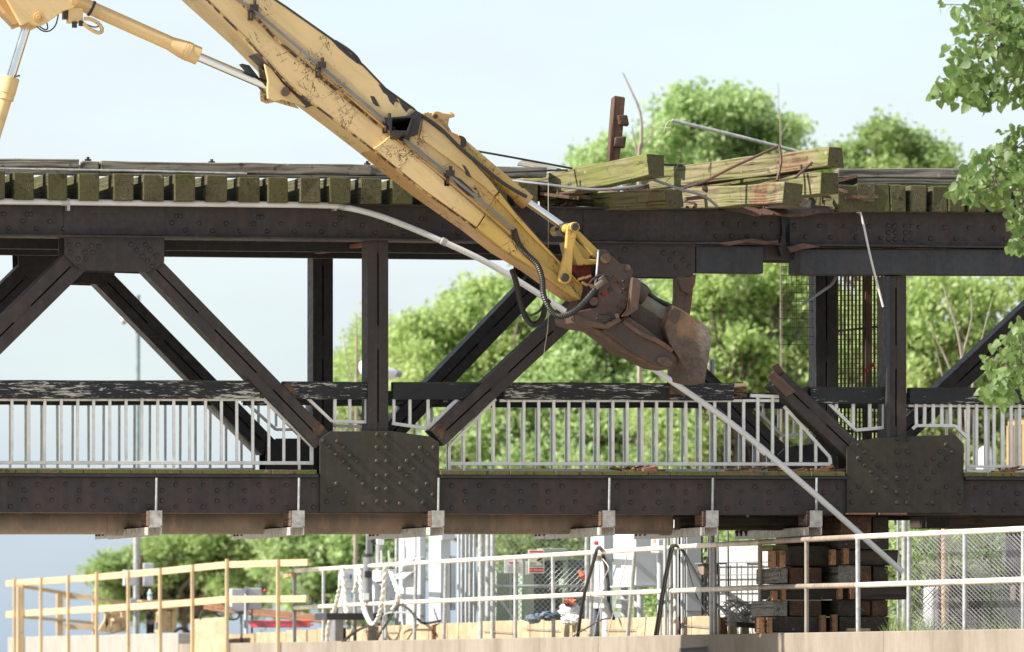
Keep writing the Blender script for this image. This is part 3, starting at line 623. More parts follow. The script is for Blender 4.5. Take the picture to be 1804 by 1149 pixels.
for i in range(16):
    a = random.uniform(1270, 1290); y = random.uniform(676, 702); mb.beam(P(a, y, YN+random.uniform(-0.05, 0.05)), P(a+random.uniform(18, 38), y+random.uniform(-5, 4), YN+random.uniform(-0.06, 0.06)), random.uniform(0.01, 0.035), 0.05)
mb.build('splinters', ROT, t)['kind'] = 'stuff'
timber('splinter', P(1255, 681, YN-0.04), P(1316, 678, YN-0.02), 0.03, 0.05, LUMBER, t, 0.01, rough=0.008)
t = rail_thing(1520, 760, YN, 'small pale infill railing between broken diagonal and right vertical post')
bars(t, [1473, 1503, 1532, 1557], lambda x: 708, lambda x: min(757, 720+(x-1473)*1.05) if x < 1510 else 756, YN, 5.5, ALU); flat(t, [(1458, 709), (1507, 758), (1560, 753)], YN, 6, ALU)
along('handrail_beam', 1425, 697, 1566, 697, YN, 0.13, 0.20, PEEL_D, t, 0.003)
t = rail_thing(1720, 838, YN, 'grey railing with kinked lower rail at the right edge beside foreground leaves')
bars(t, [1613.6, 1629, 1644, 1659, 1674], 712, 750, YN, 5.5, ALU); bars(t, [1690], 712, 758, YN, 5.5, ALU)
bars(t, [1720.5, 1736, 1751, 1781, 1796, 1811, 1826, 1841, 1856, 1871], 712, 820, YN, 5.2, ALU); bars(t, [1705, 1766, 1826], 712, 838, YN, 6.5, ALU)
flat(t, [(1607, 756), (1614, 750), (1682, 750), (1704, 772)], YN, 5.5, ALU); flat(t, [(1705, 822), (1990, 823)], YN, 4.5, ALU); flat(t, [(1705, 831), (1990, 832)], YN, 4.5, ALU); flat(t, [(1600, 715), (1990, 717)], YN+0.03, 4.5, ALU)
along('handrail_beam', 1600, 697, 1990, 698, YN, 0.13, 0.19, PEEL_D, t, 0.003)
# far side
t = rail_thing(220, 830, YF, 'shaded grey railing on the far side of the walkway, left end of bridge')
bars(t, [-120+27.6*i for i in range(5)]+[18, 45, 73, 100.6, 128, 155.7, 182.6, 210, 237, 264, 291, 317.6, 344], 708, 826, YF, 4.2, ALU); bars(t, [370.5, 398, 425], lambda x: 718+(x-370)*0.98, 826, YF, 4.2, ALU)
flat(t, [(-140, 827), (447, 827)], YF, 5, ALU); flat(t, [(-140, 708.5), (357, 708.5), (447, 798), (447, 828)], YF, 5, ALU); bars(t, [210, 425], 829, 842, YF, 4, ALU)
along('handrail_beam', -170, 700, 400, 701, YF, 0.13, 0.18, PEEL_D, t)
t = rail_thing(500, 760, YF, 'shaded far-side infill railing framed by slanting bars, left of far vertical post')
bars(t, [455, 486], 708, 752, YF, 4, ALU); flat(t, [(430, 706), (486, 757), (548, 757)], YF, 5, ALU); flat(t, [(425, 707), (548, 707)], YF, 5, ALU); bars(t, [515, 540], 708, 755, YF, 4, ALU)
along('handrail_beam', 428, 701, 548, 701, YF, 0.13, 0.18, PEEL_D, t)
t = rail_thing(640, 750, YF, 'shaded far-side infill railing seen either side of near vertical post')
bars(t, [616, 700, 730], 708, 752, YF, 4, ALU); flat(t, [(586, 710), (700, 710)], YF, 5.5, ALU); flat(t, [(586, 750), (640, 752), (680, 756), (772, 708)], YF, 5, ALU)
along('handrail_beam', 586, 702, 790, 702, YF, 0.13, 0.18, PEEL_D, t)
t = rail_thing(1000, 830, YF, 'shaded grey railing on the far side of the walkway, middle of bridge')
bars(t, [760, 788, 815, 842, 868, 894, 920, 945, 971, 997, 1022.5, 1047.7, 1074, 1099.5, 1124.6, 1150, 1176, 1201.5, 1226.7, 1252.5, 1278, 1303, 1328, 1352], lambda x: 710 if x < 1290 else 710+(x-1290)*0.95, 826, YF, 4.2, ALU)
flat(t, [(748, 828), (1380, 829)], YF, 5, ALU); flat(t, [(770, 710), (1290, 713), (1352, 775)], YF, 7, ALU)
bars(t, [920, 1150], 829, 842, YF, 4, ALU)
mb = MB()
for i in range(18): mb.cyl(P(880+26*i, 710.5+0.005*26*i, YF-0.026), P(880+26*i, 710.5+0.005*26*i, YF-0.02), 0.009, 8)
mb.build('bolt_holes', INK, t)['kind'] = 'stuff'
along('handrail_beam', 700, 703, 1330, 706, YF, 0.13, 0.19, PEEL_D, t)
t = rail_thing(1400, 770, YF, 'shaded far-side infill railing with bent frame behind the broken diagonal')
bars(t, [1345, 1372, 1399], 714, lambda x: 735+(x-1345)*0.7, YF, 4.2, ALU); flat(t, [(1322, 712), (1378, 768), (1432, 762)], YF, 5, ALU); flat(t, [(1322, 713), (1432, 714)], YF, 5, ALU)
along('handrail_beam', 1345, 706, 1990, 708, YF, 0.13, 0.19, PEEL_D, t)
t = rail_thing(1680, 830, YF, 'shaded far-side railing bars seen right of the rusty screen')
bars(t, [1668, 1692, 1716, 1741, 1766, 1790], 714, 828, YF, 4, ALU); flat(t, [(1600, 760), (1650, 714), (1990, 716)], YF, 4.5, ALU); flat(t, [(1640, 829), (1990, 830)], YF, 4.5, ALU)
# screens at the right post
t = thing('security_screen', P(1516, 770, 3.95), 'rusty vertical bar screen behind the right vertical post', 'screen')
for i in range(14):
    xx = 1475+6.55*i
    if abs(xx-1529) > 7: MB().beam(P(xx, 470, 3.95), P(xx, 790, 3.95), 3.1/145, 0.03).build('bar', RUST, t)
MB().beam(P(1529, 470, 3.95), P(1529, 790, 3.95), 12/145, 0.1).build('screen_post', RUST, t); MB().beam(P(1469, 470, 3.95), P(1469, 790, 3.95), 5/145, 0.1).build('screen_post', RUST, t)
MB().beam(P(1470, 584, 3.93), P(1562, 574, 3.93), 4/145, 0.05).build('cross_bar', RUST, t); MB().beam(P(1470, 760, 3.93), P(1562, 760, 3.93), 5/145, 0.05).build('cross_bar', RUST, t)
mb = MB()
for i in range(34): mb.beam(P(1470, 478+8.6*i, 3.99), P(1562, 477+8.6*i, 3.99), 1.2/145, 0.006)
mb.build('mesh_wire', STEEL_F, t)['kind'] = 'stuff'
for px, py in ((1527, 653), (1539, 643)): MB().ball(P(px, py, 3.88), 0.025, 1, 1, 1.2).build('red_latch', REDPLA, t)
t = thing('wire_mesh', P(1402, 610, 3.2), 'thin open wire mesh panel hanging left of the dark far post', 'mesh')
for i in range(7): MB().tube([P(1376+9.1*i, 470, 3.2), P(1377+9.1*i+random.uniform(-1, 1), 608-random.uniform(0, 16), 3.2)], 0.0035, 5).build('wire', BLKW, t)
for i in range(10): MB().tube([P(1374+random.uniform(-3, 3), 470+15.2*i, 3.2), P(1434, 471+15.2*i, 3.2)], 0.004, 5).build('wire', BLKW, t)
tag(MB().tube(curve([P(1473, 486, 0.4), P(1466, 500, 0.35), P(1446, 515, 0.3), P(1414, 536, 0.25)]), 0.018, 8).build('bent_conduit', DGREY, smooth=True), 'bent grey conduit sticking out over the dark far post', 'conduit')
tag(MB().tube(curve([P(1494, 369, -0.1), P(1512, 374, -0.16), P(1518, 382, -0.2), P(1534, 455, -0.25), P(1556, 541, -0.28)], 4), 0.014, 8).build('bent_conduit', PVC, smooth=True), 'pale bent conduit hanging down over the blue-black channel', 'conduit')

# ================================================================ utilities below the deck
t = thing('utility_pipe', P(600, 937, 1.5), 'large brown utility pipe slung under the bridge deck', 'pipe')
q = [P(xx, 919, 1.5) for xx in (-220, 195, 410, 700, 1168)]
for i in range(4): MB().tube([q[i], q[i+1]], 0.152, 28, True).build('pipe_section', BRPIPE, t, smooth=True)
for xx in (195, 212, 510, 1172): MB().tube([P(xx-9, 919, 1.5), P(xx+9, 919, 1.5)], 0.167, 28).build('pipe_collar', BRPIPE, t, smooth=True)
timber('pipe_boxing', P(1192, 922, 1.1), P(1480, 924, 1.1), 0.25, 0.155, CREO, t)
for i, (hx, lx) in enumerate(((274, 188), (525, 430), (771, 668), (1072, 960), (1254, 1133), (1437, 1308))):
    pos = ('leftmost', 'second from left', 'below the middle gusset', 'fourth from left', 'fifth from left', 'rightmost, beside the timber crib')[i]
    t = thing('pipe_hanger', P(hx, 930, 0.0), 'galvanised trapeze hanger with rod under the bridge, '+pos, 'hanger', 'pipe hangers under the bridge')
    MB().tube([P(hx+2, 842, -0.09), P(hx+1, 905, -0.09)], 0.014, 8).build('hanger_rod', GALV, t, smooth=True)
    a = P(hx-12, 900, -0.18); b = P(hx+11, 928, -0.18)
    MB().box(a.x, b.x, -0.18, 0.32, b.z, a.z).build('block', ROT, t, 0.004)
    MB().box(a.x+0.01, b.x+0.003, -0.19, -0.183, b.z, a.z+0.003).build('end_plate', GALVB, t)
    a = P(hx-14, 927, -0.2); b = P(hx+11, 943, -0.2)
    mb = MB(); L_ = 3.35
    mb.box(a.x, a.x+0.012, -0.2, L_, b.z, a.z); mb.box(b.x-0.012, b.x, -0.2, L_, b.z, a.z); mb.box(a.x, b.x, -0.2, L_, a.z-0.012, a.z)
    mb.build('channel_beam', GALVB, t)
    for yy in (2.75, 3.0, 3.2): MB().cyl((a.x-0.012, yy, a.z-0.07), (a.x-0.012, yy, a.z+0.03), 0.012, 6).cyl((a.x-0.012, yy, a.z-0.035), (a.x-0.012, yy, a.z-0.012), 0.024, 6).build('bolt', BLKP, t)
    MB().tube([Vector((a.x+0.1, 3.1, a.z)), Vector((a.x+0.1, 3.1, a.z+0.6))], 0.014, 6).build('hanger_rod', GALV, t)
# white conduit: clipped to the top chord on the left, then sagging to the ground on the right
t = thing('conduit_pipe', P(1590, 1008, -0.3), 'long pale conduit clipped along top chord then fallen slanting to the ground', 'pipe')
q = [P(x_, 355+0.012*x_, -0.12) for x_ in (-220, 0, 110, 300, 560)]+[P(610, 366, -0.12), P(660, 378, -0.13), P(720, 400, -0.14), P(790, 430, -0.16), P(860, 464, -0.18), P(940, 512, -0.2), P(1030, 572, -0.22), P(1120, 630, -0.24), P(1210, 690, -0.26), P(1300, 755, -0.28), P(1400, 840, -0.3), P(1480, 910, -0.3), P(1590, 1008, -0.3)]
MB().tube(curve(q, 5), 0.036, 12).build('pipe', PVC, t, smooth=True)
for i, (a, b) in enumerate((((108, 356), (122, 356.5)), ((596, 362), (608, 365)), ((778, 424), (786, 428)), ((1336, 786), (1350, 798)))):
    MB().cyl(P(*a, -0.12 if i < 2 else -0.2-0.03*i), P(*b, -0.12 if i < 2 else -0.2-0.03*i), 0.046, 12).build('coupling', PVC if i == 3 else GALV, t, smooth=True)
for xx in (115, 584): MB().box(P(xx, 362, 0).x, P(xx+5, 362, 0).x, -0.14, 0.03, P(xx, 372, 0).z, P(xx, 352, 0).z).build('clip', GALV, t)
# ================================================================ demolition excavator arm
YS = -1.9                                                        # near side plate of the arm
ex = thing('demolition_excavator', P(-160, 1180, -1.5), 'long cream-yellow excavator arm with rusty crushing tool reaching down onto the bridge', 'excavator')
def wid(px):
    xs = (250, 364, 511, 700, 900, 1027); ws = (1.25, 1.12, 0.78, 0.76, 0.66, 0.55)
    return float(np.interp(px, xs, ws))
low = [(250, -112), (364, 0), (431, 66), (511, 153), (595, 216), (657, 264), (748, 338), (831, 397), (885, 440), (939, 473), (984, 507), (1008, 524), (1023, 529)]
top = [(1028, 507), (1023, 500), (990, 466), (953, 427), (904, 372), (863, 318), (807, 257), (743, 207), (727, 190), (678, 155), (640, 115), (588, 71), (504, 12), (480, -4), (330, -112)]
def arm(poly, y0, extra=0.0): return [y0]*len(poly), [YS+wid(a)+extra for a, b in poly]
def cut(poly, x0, x1): return [q for q in poly if x0 <= q[0] <= x1]
# boom (upper) and stick (worn lower end)
XJ = 850
JT, JL = (878, 337.5), (838, 402.5)
lowA = cut(low, 0, 832)+[JL]; topA = [JT]+cut(top, 0, 870)
pa = lowA+topA; mb = MB(); y0, y1 = arm(pa, YS); mb.pxprism(pa, YS, y0, y1); boom = mb.build('boom', YEL, ex, 0.012)
pb = [JL]+cut(low, 840, 2000)+cut(top, 880, 2000)+[JT]; mb = MB(); y0, y1 = arm(pb, YS+0.004); mb.pxprism(pb, YS, y0, y1); stick = mb.build('stick', YEL_W, ex, 0.012)
# underside sheet a hair proud of the bottom, its shade put into darker paint
def under(poly, mat, par):
    mb = MB(); v = []; f = []
    for i, (a, b) in enumerate(poly):
        for yy in (YS+0.03, YS+wid(a)-0.03):
            q = P(a, b, YS); v.append((q.x, yy, q.z-0.006))
    for i in range(len(poly)-1): f.append((2*i, 2*i+1, 2*i+3, 2*i+2))
    mb.add(v, f); return mb.build('underside_shade', mat, par)
under(lowA[5:], YEL_D, boom); under([JL]+cut(low, 840, 2000)[:-1], YEL_D, stick)
# raised side bands with the recess between, ridge line on the upper boom, weld beads
def band(poly, th, mat, par, name): mb = MB(); mb.pxprism(poly, YS, YS-th, YS+0.01); return mb.build(name, mat, par, 0.006)
band([(686, 239), (740, 283), (800, 334), (852, 379), (838, 400.5), (831, 395), (748, 336), (657, 262), (672, 252)], 0.05, YEL, boom, 'side_band')
band([(854, 380.5), (895, 418), (925, 444), (960, 470), (1000, 500), (1022, 528), (1008, 523), (984, 506), (939, 472), (885, 439), (840, 402)], 0.05, YEL_W, stick, 'side_band')
band([(738, 243), (790, 281), (849, 327), (869, 346), (876.5, 338), (863, 320), (807, 258), (744, 209)], 0.05, YEL, boom, 'side_band')
band([(871, 348), (885, 362), (930, 412), (985, 466), (1020, 502), (1026, 505), (990, 467), (953, 428), (904, 373), (879, 340)], 0.05, YEL_W, stick, 'side_band')
rid = [(400, -20), (455, 36), (483, 66), (567, 139), (630, 189), (682, 234)]
mb = MB()
for i in range(len(rid)-1): mb.beam(P(*rid[i], YS-0.012), P(*rid[i+1], YS-0.012), 0.03, 0.03)
mb.build('ridge', EDGE, boom)
mb = MB(); mb.tube([P(*q, YS-0.004) for q in lowA], 0.013, 6); mb.build('weld_bead', EDGE, boom)
mb = MB(); mb.tube([P(a+1, b+1, YS+0.0) for a, b in topA], 0.013, 6); mb.build('weld_bead', GREASE, boom)
mb = MB(); mb.tube([P(a+1, b+1, YS+0.0) for a, b in [JT]+list(reversed(cut(top, 880, 1010)))], 0.016, 6); mb.build('weld_bead', GREASE, stick)
mb = MB(); mb.pxprism([(790, 305), (812, 316), (832, 334), (836, 348), (824, 344), (806, 328)], YS, YS-0.006, YS+0.004); mb.build('rust_patch', TOOLR, boom)
for pl, d_ in (([(666, 148), (674, 152), (681, 157), (690, 166), (697, 170), (703, 181), (696, 179), (693, 186), (686, 178), (682, 168), (675, 163)], 0.003), ([(652, 169), (659, 170), (664, 178), (669, 188), (663, 187), (657, 182)], 0.003), ([(702, 176), (712, 181), (724, 191), (719, 193), (716, 198), (709, 190)], 0.003), ([(812, 290), (818, 293), (824, 302), (829, 313), (822, 309), (817, 300)], 0.053), ([(583, 70), (596, 79), (612, 93), (628, 106), (634, 113), (629, 112), (612, 99), (596, 85)], 0.003)):
    mb = MB(); mb.pxprism(pl, YS, YS-d_, YS+0.002); mb.build('bare_scrape', SOOT, boom)
# steel line along the arm with clamps
ln = [(395, -24), (421, 0), (445, 16), (564, 116), (678, 212), (715, 247), (790, 307), (850, 356), (905, 404)]
MB().tube([P(*q, YS-0.07) for q in ln], 0.017, 8).build('hydraulic_line', DGREY, ex, smooth=True)
MB().tube([P(a-6, b+7, YS-0.055) for a, b in ln[3:]], 0.012, 8).build('hydraulic_line', YEL_D, ex, smooth=True)
for a, b in ((445, 15), (564, 116), (682, 214), (790, 307)):
    q = P(a, b, YS)
    mb = MB(); d = P(a+1, b+1.3, YS)-q; mb.box(q.x-0.05, q.x+0.05, YS-0.11, YS, q.z-0.03, q.z+0.04); mb.cyl(q+Vector((0.01,-0.08,0.03)), q+Vector((0.01,-0.08,0.09)), 0.02, 8); mb.cyl(q+Vector((-0.03,-0.08,-0.12)), q+Vector((-0.03,-0.08,-0.05)), 0.018, 8); mb.box(q.x-0.06, q.x, YS-0.05, YS, q.z-0.14, q.z-0.03)
    mb.build('line_clamp', GREASE, ex)
# hose along the top edge, cable bump
MB().tube(curve([P(590, 72, YS+0.02), P(612, 86, YS-0.02), P(628, 100, YS-0.02), P(636, 113, YS)]), 0.016, 8).build('hose', HOSE, ex, smooth=True)
MB().tube(curve([P(742, 203, YS-0.07), P(775, 226, YS-0.08), P(812, 262, YS-0.09), P(850, 294, YS-0.09), P(890, 325, YS-0.09), P(928, 347, YS-0.08)]), 0.022, 8).build('hose', HOSE, ex, smooth=True)
# black box bracket on the side
t = MB(); o4 = [(686, 208), (727, 205), (719, 232), (704, 246), (685, 232)]
ou = [(684, 207), (729, 203), (719, 234), (686, 233)]; inn = [(691, 209), (725, 207), (717, 230), (690, 230)]
vv = []
for yy, sh in ((YS-0.42, 0), (YS, 0)):
    for poly in (ou, inn):
        for a, b in poly: q = P(a, b, YS-0.42); vv.append((q.x+(0.10 if yy == YS else 0), yy, q.z-(0.07 if yy == YS else 0)))
f = []
for i in range(4):
    j = (i+1) % 4
    f += [(i, j, 4+j, 4+i), (i, 8+i, 8+j, j), (4+i, 4+j, 12+j, 12+i)]
f.append((12, 13, 14, 15)); t.add(vv, f); t.build('box_bracket', BLKP, ex, 0.004)
mb = MB(); mb.pxprism([(718, 204), (731, 194), (743, 201), (735, 238), (719, 243), (706, 246), (719, 233), (727, 205)], YS-0.2, YS-0.24, YS); mb.build('bracket_clamp', BLKP, ex, 0.01)
# top lug with the tool cylinder
lug = [(743, 208), (744, 200), (752, 198), (758, 204), (764, 197), (770, 197), (777, 200), (793, 202), (791, 197), (799, 203), (798, 207), (789, 209), (787, 222), (794, 234), (804, 238), (809, 246), (809, 256), (800, 258)]
for yy in (YS+0.12, YS+0.46):
    mb = MB(); mb.pxprism(lug, YS+0.2, yy, yy+0.07); mb.build('lug_plate', YEL_D, ex, 0.006)
MB().cyl(P(768, 205, YS+0.08), P(768, 205, YS+0.08)+Vector((0, 0.5, 0)), 0.025, 12).build('pin', GREASE, ex, smooth=True)
YC = YS+0.3
def cyl_px(a, b, Y, r, name, mat, par=ex, n=24, r2=None, Y2=None): return MB().cyl(P(*a, Y), P(*b, Y if Y2 is None else Y2), r, n, r2).build(name, mat, par, 0.006 if r > 0.04 else 0, True)
cyl_px((800, 246), (922, 350), YC, 0.082, 'cylinder_barrel', YEL_W); cyl_px((914, 343), (930, 357), YC, 0.096, 'cylinder_gland', YEL_D); cyl_px((925, 353), (990, 398), YC, 0.045, 'cylinder_rod', CHROME)
MB().cyl(P(806, 252, YC)+Vector((0,-0.16,0)), P(806, 252, YC)+Vector((0,0.16,0)), 0.075, 20).build('pin', GREASE, ex, 0.006, True)
# pivot boss, two links, H lever
b0 = P(1013, 400, YS-0.28); MB().cyl(b0, b0+Vector((0, 1.05, 0)), 0.058, 20).build('pivot_boss', YEL_W, ex, 0.006, True)
MB().cyl(b0+Vector((0,-0.02,0)), b0+Vector((0,0.03,0)), 0.042, 16).build('pin', GREASE, ex, 0.004, True)
MB().cyl(b0+Vector((0,0.45,0)), b0+Vector((0,0.72,0)), 0.074, 20).build('rod_eye', GREASE, ex, 0.006, True)
def link_px(a, b, ra, rb, Y, th, mat, name):
    A, B = P(*a, Y), P(*b, Y); d = (B-A).normalized(); n = Vector((-d.z, 0, d.x)); poly = []
    for k in range(9): an = math.pi*k/8; poly.append(A+n*ra*math.cos(an)-d*ra*math.sin(an))
    poly += [A*0.55+B*0.45-n*min(ra, rb)*0.72]
    for k in range(9): an = math.pi*k/8; poly.append(B-n*rb*math.cos(an)+d*rb*math.sin(an))
    poly += [A*0.55+B*0.45+n*min(ra, rb)*0.72]
    mb = MB(); mb.prism(poly, Y, Y+th); return mb.build(name, mat, ex, 0.012)
link_px((1009, 402), (996, 489), 0.062, 0.075, YS-0.24, 0.09, YEL, 'link'); link_px((1009, 402), (996, 489), 0.062, 0.075, YS+0.72, 0.09, YEL, 'link')
MB().cyl(P(996, 489, YS-0.27), P(996, 489, YS-0.27)+Vector((0, 0.06, 0)), 0.05, 16).build('pin', GREASE, ex, 0.006, True)
MB().cyl(P(996, 489, YS-0.15), P(996, 489, YS-0.15)+Vector((0, 1.0, 0)), 0.06, 16).build('pin', GREASE, ex, 0.006, True)
for yy in (YS-0.08, YS+0.45):
    mb = MB(); mb.pxprism([(1008, 410), (1018, 408), (1056, 446), (1052, 456), (1040, 450)], YS, yy, yy+0.1); mb.build('lever_arm', YEL_W, ex, 0.01)
mb = MB(); mb.pxprism([(1002, 424), (1012, 430), (1028, 456), (1052, 458), (1054, 466), (1016, 468), (1010, 455)], YS, YS-0.05, YS+0.52); mb.build('lever_arm', YEL_W, ex, 0.012)
# --- crushing tool
tp = [(1052, 447), (1058, 440), (1066, 439), (1080, 452), (1093, 465), (1110, 467), (1116, 476), (1110, 520), (1102, 545), (1088, 561), (1066, 574), (1038, 569), (1016, 560), (1012, 550), (1052, 541), (1056, 500), (1052, 472)]
YT = YS-0.2
mb = MB(); mb.pxprism(tp, YT, YT, YT+0.07); hd = mb.build('tool_side_plate', TOOLD, ex, 0.012)
mb = MB(); mb.pxprism(tp, YT, YT+0.85, YT+0.92); mb.build('tool_side_plate', TOOLD, ex, 0.012)
mb = MB(); mb.pxprism([(1080, 456), (1108, 474), (1104, 540), (1086, 556), (1050, 566), (1056, 540), (1072, 530)], YT, YT+0.072, YT+0.845); mb.build('tool_body', TOOLD, ex, 0.01)
mb = MB()
for a, b, r in ((1067, 455, 0.062), (1106, 473, 0.032), (1087, 557, 0.03), (1011, 562, 0.034), (1046, 531, 0.05)): mb.cyl(P(a, b, YT-0.03), P(a, b, YT+0.02), r, 16)
mb.build('pin_heads', TOOLR, hd, 0.004, True)['kind'] = 'stuff'
mb = MB()
for i in range(46):
    a = random.choice([(1060, 560), (1080, 555), (1096, 538), (1102, 510), (1092, 495), (1076, 490)]); px, py = a[0]+random.uniform(-9, 9), a[1]+random.uniform(-7, 9); mb.dome(P(px, py, YT), (0,-1,0), random.uniform(0.008, 0.02), 0.014, 7)
mb.build('bolt_heads', GREASE, hd)['kind'] = 'stuff'
mb = MB()
for i in range(26): px, py = random.gauss(1063, 5), random.gauss(521, 7); mb.beam(P(px, py, YT-0.002), P(px+random.uniform(1.5, 4), py+random.uniform(-2, 2), YT-0.002), random.uniform(0.008, 0.02), 0.006)
mb.build('red_paint_flecks', REDP, hd)['kind'] = 'stuff'
mb = MB(); mb.pxprism([(1070, 508), (1076, 503), (1080, 510), (1077, 518), (1071, 516)], YT, YT-0.004, YT+0.01); mb.build('slot', INK, hd)
mb = MB(); mb.pxprism([(1018, 462), (1044, 470), (1048, 490), (1036, 498), (1022, 488), (1008, 474)], YS, YS+0.12, YS+0.5); mb.build('coupler_block', REDP, ex)
mb = MB(); mb.pxprism([(1024, 500), (1050, 498), (1054, 540), (1030, 552), (1014, 546), (1026, 520)], YS, YS+0.06, YS+0.5); mb.build('coupler_block', TOOLD, ex)
# mounting flange and bottom lip
mb = MB(); mb.pxprism([(1110, 489), (1121, 492), (1126, 499), (1120, 546), (1103, 557), (1093, 559), (1104, 545)], YT, YT-0.12, YT+1.0); mb.build('mounting_flange', TOOLR, ex, 0.012)
mb = MB(); mb.pxprism([(1008, 556), (1015, 555), (1038, 566), (1066, 572), (1088, 560), (1092, 566), (1068, 580), (1036, 576), (1012, 569)], YT, YT-0.1, YT+0.95); mb.build('bottom_lip', TOOLR, ex, 0.01)
# lower jaw
lj = [(1036, 573), (1062, 580), (1092, 562), (1108, 556), (1140, 578), (1182, 610), (1197, 628), (1194, 643), (1182, 651), (1155, 647), (1119, 629), (1096, 620), (1070, 598)]
mb = MB(); mb.pxprism(lj, YT, YT+0.06, YT+0.62); jaw = mb.build('lower_jaw', TOOLR, ex, 0.025, seg=3)
mb = MB(); mb.pxprism([(1062, 581), (1092, 566), (1112, 572), (1150, 600), (1180, 614), (1194, 630), (1184, 649), (1158, 645), (1120, 624), (1085, 600)], YT, YT+0.02, YT+0.10); mb.build('jaw_cheek', TOOLD, jaw, 0.02)
mb = MB(); mb.tube(curve([P(1098, 566, YT+0.02), P(1130, 588, YT), P(1160, 602, YT), P(1184, 618, YT+0.02)]), [0.03]*19, 8); mb.build('jaw_rib', TOOLR, jaw, smooth=True)
q = P(1172, 637, YT-0.02); u = (P(1182, 641, YT)-P(1172, 637, YT)).normalized()
el = [q+u*(0.10*math.cos(2*math.pi*k/20))+Vector((-u.z, 0, u.x))*(0.05*math.sin(2*math.pi*k/20)) for k in range(20)]
mb = MB(); mb.prism(el, YT-0.03, YT+0.05); mb.build('jaw_pin', TOOLT, jaw, 0.01)
# cylinder and tan upper jaw
cyl_px((1118, 524), (1176, 561), YT+0.3, 0.098, 'tool_cylinder', TOOLG); cyl_px((1120, 514), (1136, 524), YT+0.25, 0.11, 'tool_cylinder_gland', TOOLD)
uj = [(1170, 576), (1184, 538), (1202, 546), (1226, 561), (1249, 578), (1254, 592), (1250, 620), (1246, 648), (1241, 676), (1226, 674), (1211, 670), (1209, 650), (1196, 630), (1180, 606)]
mb = MB(); mb.pxprism(uj, YT, YT-0.01, YT+0.74); uj_o = mb.build('upper_jaw', TOOLT, ex, 0.012)
mb = MB(); mb.pxprism([(1186, 541), (1200, 547), (1192, 570), (1176, 562)], YT, YT-0.022, YT); mb.build('gland_cap', TOOLD, uj_o, 0.004)
mb = MB(); mb.pxprism([(1250, 596), (1257, 594), (1254, 616), (1249, 618)], YT, YT+0.1, YT+0.6); mb.build('tooth_plate', TOOLD, uj_o, 0.01)
mb = MB(); mb.pxprism([(1128, 530), (1150, 538), (1182, 570), (1178, 608), (1140, 580), (1118, 560), (1112, 540)], YT, YT+0.22, YT+0.8); mb.build('jaw_web', TOOLD, ex, 0.02)
mb = MB(); mb.tube(curve([P(1122, 497, YT+0.3), P(1138, 508, YT+0.3), P(1150, 524, YT+0.35), P(1182, 540, YT+0.4)]), 0.03, 8); mb.build('jaw_hose', HOSE, ex, smooth=True)
# hoses
def corr(pts, r, name='corrugated_hose', mat=HOSE, amp=0.10):
    c = curve(pts, 14); return MB().tube(c, [r*(1+amp*(1 if i % 2 else -1)) for i in range(len(c))], 10).build(name, mat, ex)
H = lambda L_, Y: [P(a, b, Y+dy) for a, b, dy in L_]
corr(H([(905, 404, 0.03), (914, 430, 0), (927, 447, -0.02), (946, 466, -0.06), (955, 491, -0.1), (957.5, 519, -0.15), (968.6, 544, -0.18), (985, 557, -0.2), (1007.6, 551, -0.22), (1030, 532, -0.24), (1055, 502, -0.26)], YS-0.06), 0.034)
corr(H([(902, 475, 0.05), (910, 500, 0), (916, 530, 0), (927, 561, 0), (941, 572, 0), (955, 561, 0), (960, 541, 0), (966, 530, 0.05)], YS+0.35), 0.034)
MB().tube(curve(H([(934, 556, 0), (948, 550, 0), (956, 540, 0), (961, 528, 0)], YS+0.3), 6), 0.014, 8).build('hose', HOSE, ex, smooth=True)
MB().tube(curve(H([(1054, 440, 0), (1052, 470, 0), (1050, 490, 0.02), (1048, 500, 0.05)], YT-0.05), 6), 0.011, 8).build('hose', PVC, ex, smooth=True)
MB().tube(curve(H([(1038, 500, 0), (1048, 490, 0), (1060, 485, 0), (1072, 487, 0)], YT-0.08), 6), 0.015, 8).build('hose', HOSE, ex, smooth=True)
MB().cyl(P(1058, 488, YT-0.1), P(1066, 500, YT-0.1), 0.045, 14).build('hose_fitting', TOOLR, ex, 0.006, True); MB().cyl(P(1050, 506, YT-0.16), P(1061, 497, YT-0.12), 0.036, 12).build('hose_fitting', TOOLG, ex, 0.004, True)
for i, (a, b) in enumerate(((1018, 493), (1024, 497), (1030, 490), (1036, 500), (1040, 506))): MB().tube([P(a, b, YT), P(a+11, b+(6 if i % 2 else -4), YT)], 0.016, 8).build('hose_fitting', HOSEY, ex, smooth=True)
# --- cylinder clevis on the underside of the boom, with scraped black paint
for yy in (YS+0.06, YS+0.46):
    mb = MB(); mb.pxprism([(468, 112), (480, 120), (500, 146), (541, 187), (520, 181), (500, 175), (485, 178), (474, 173), (473, 160), (474, 140)], YS, yy, yy+0.07); mb.build('clevis_plate', YEL, ex, 0.006)
for sh in (0, 1):
    mb = MB(); pl = [(463, 103), (476, 108), (500, 135), (534, 163), (553, 187), (540, 185), (512, 162), (490, 142)]
    pass
mb = MB(); v = []; f = []; pl = [(455, 92), (475, 114), (511, 153), (553, 184.5)]
for a, b in pl:
    q = P(a, b, YS)
    for yy in (YS+0.004, YS+wid(a)-0.3): v.append((q.x, yy, q.z-0.008))
mb.add(v, [(2*i, 2*i+1, 2*i+3, 2*i+2) for i in range(len(pl)-1)]); mb.build('black_patch', SOOT, boom)
mb = MB(); mb.pxprism([(435, 109), (448, 112), (470, 140), (478, 160), (462, 140)], YS, YS+0.30, YS+0.5); mb.build('black_patch', SOOT, boom)
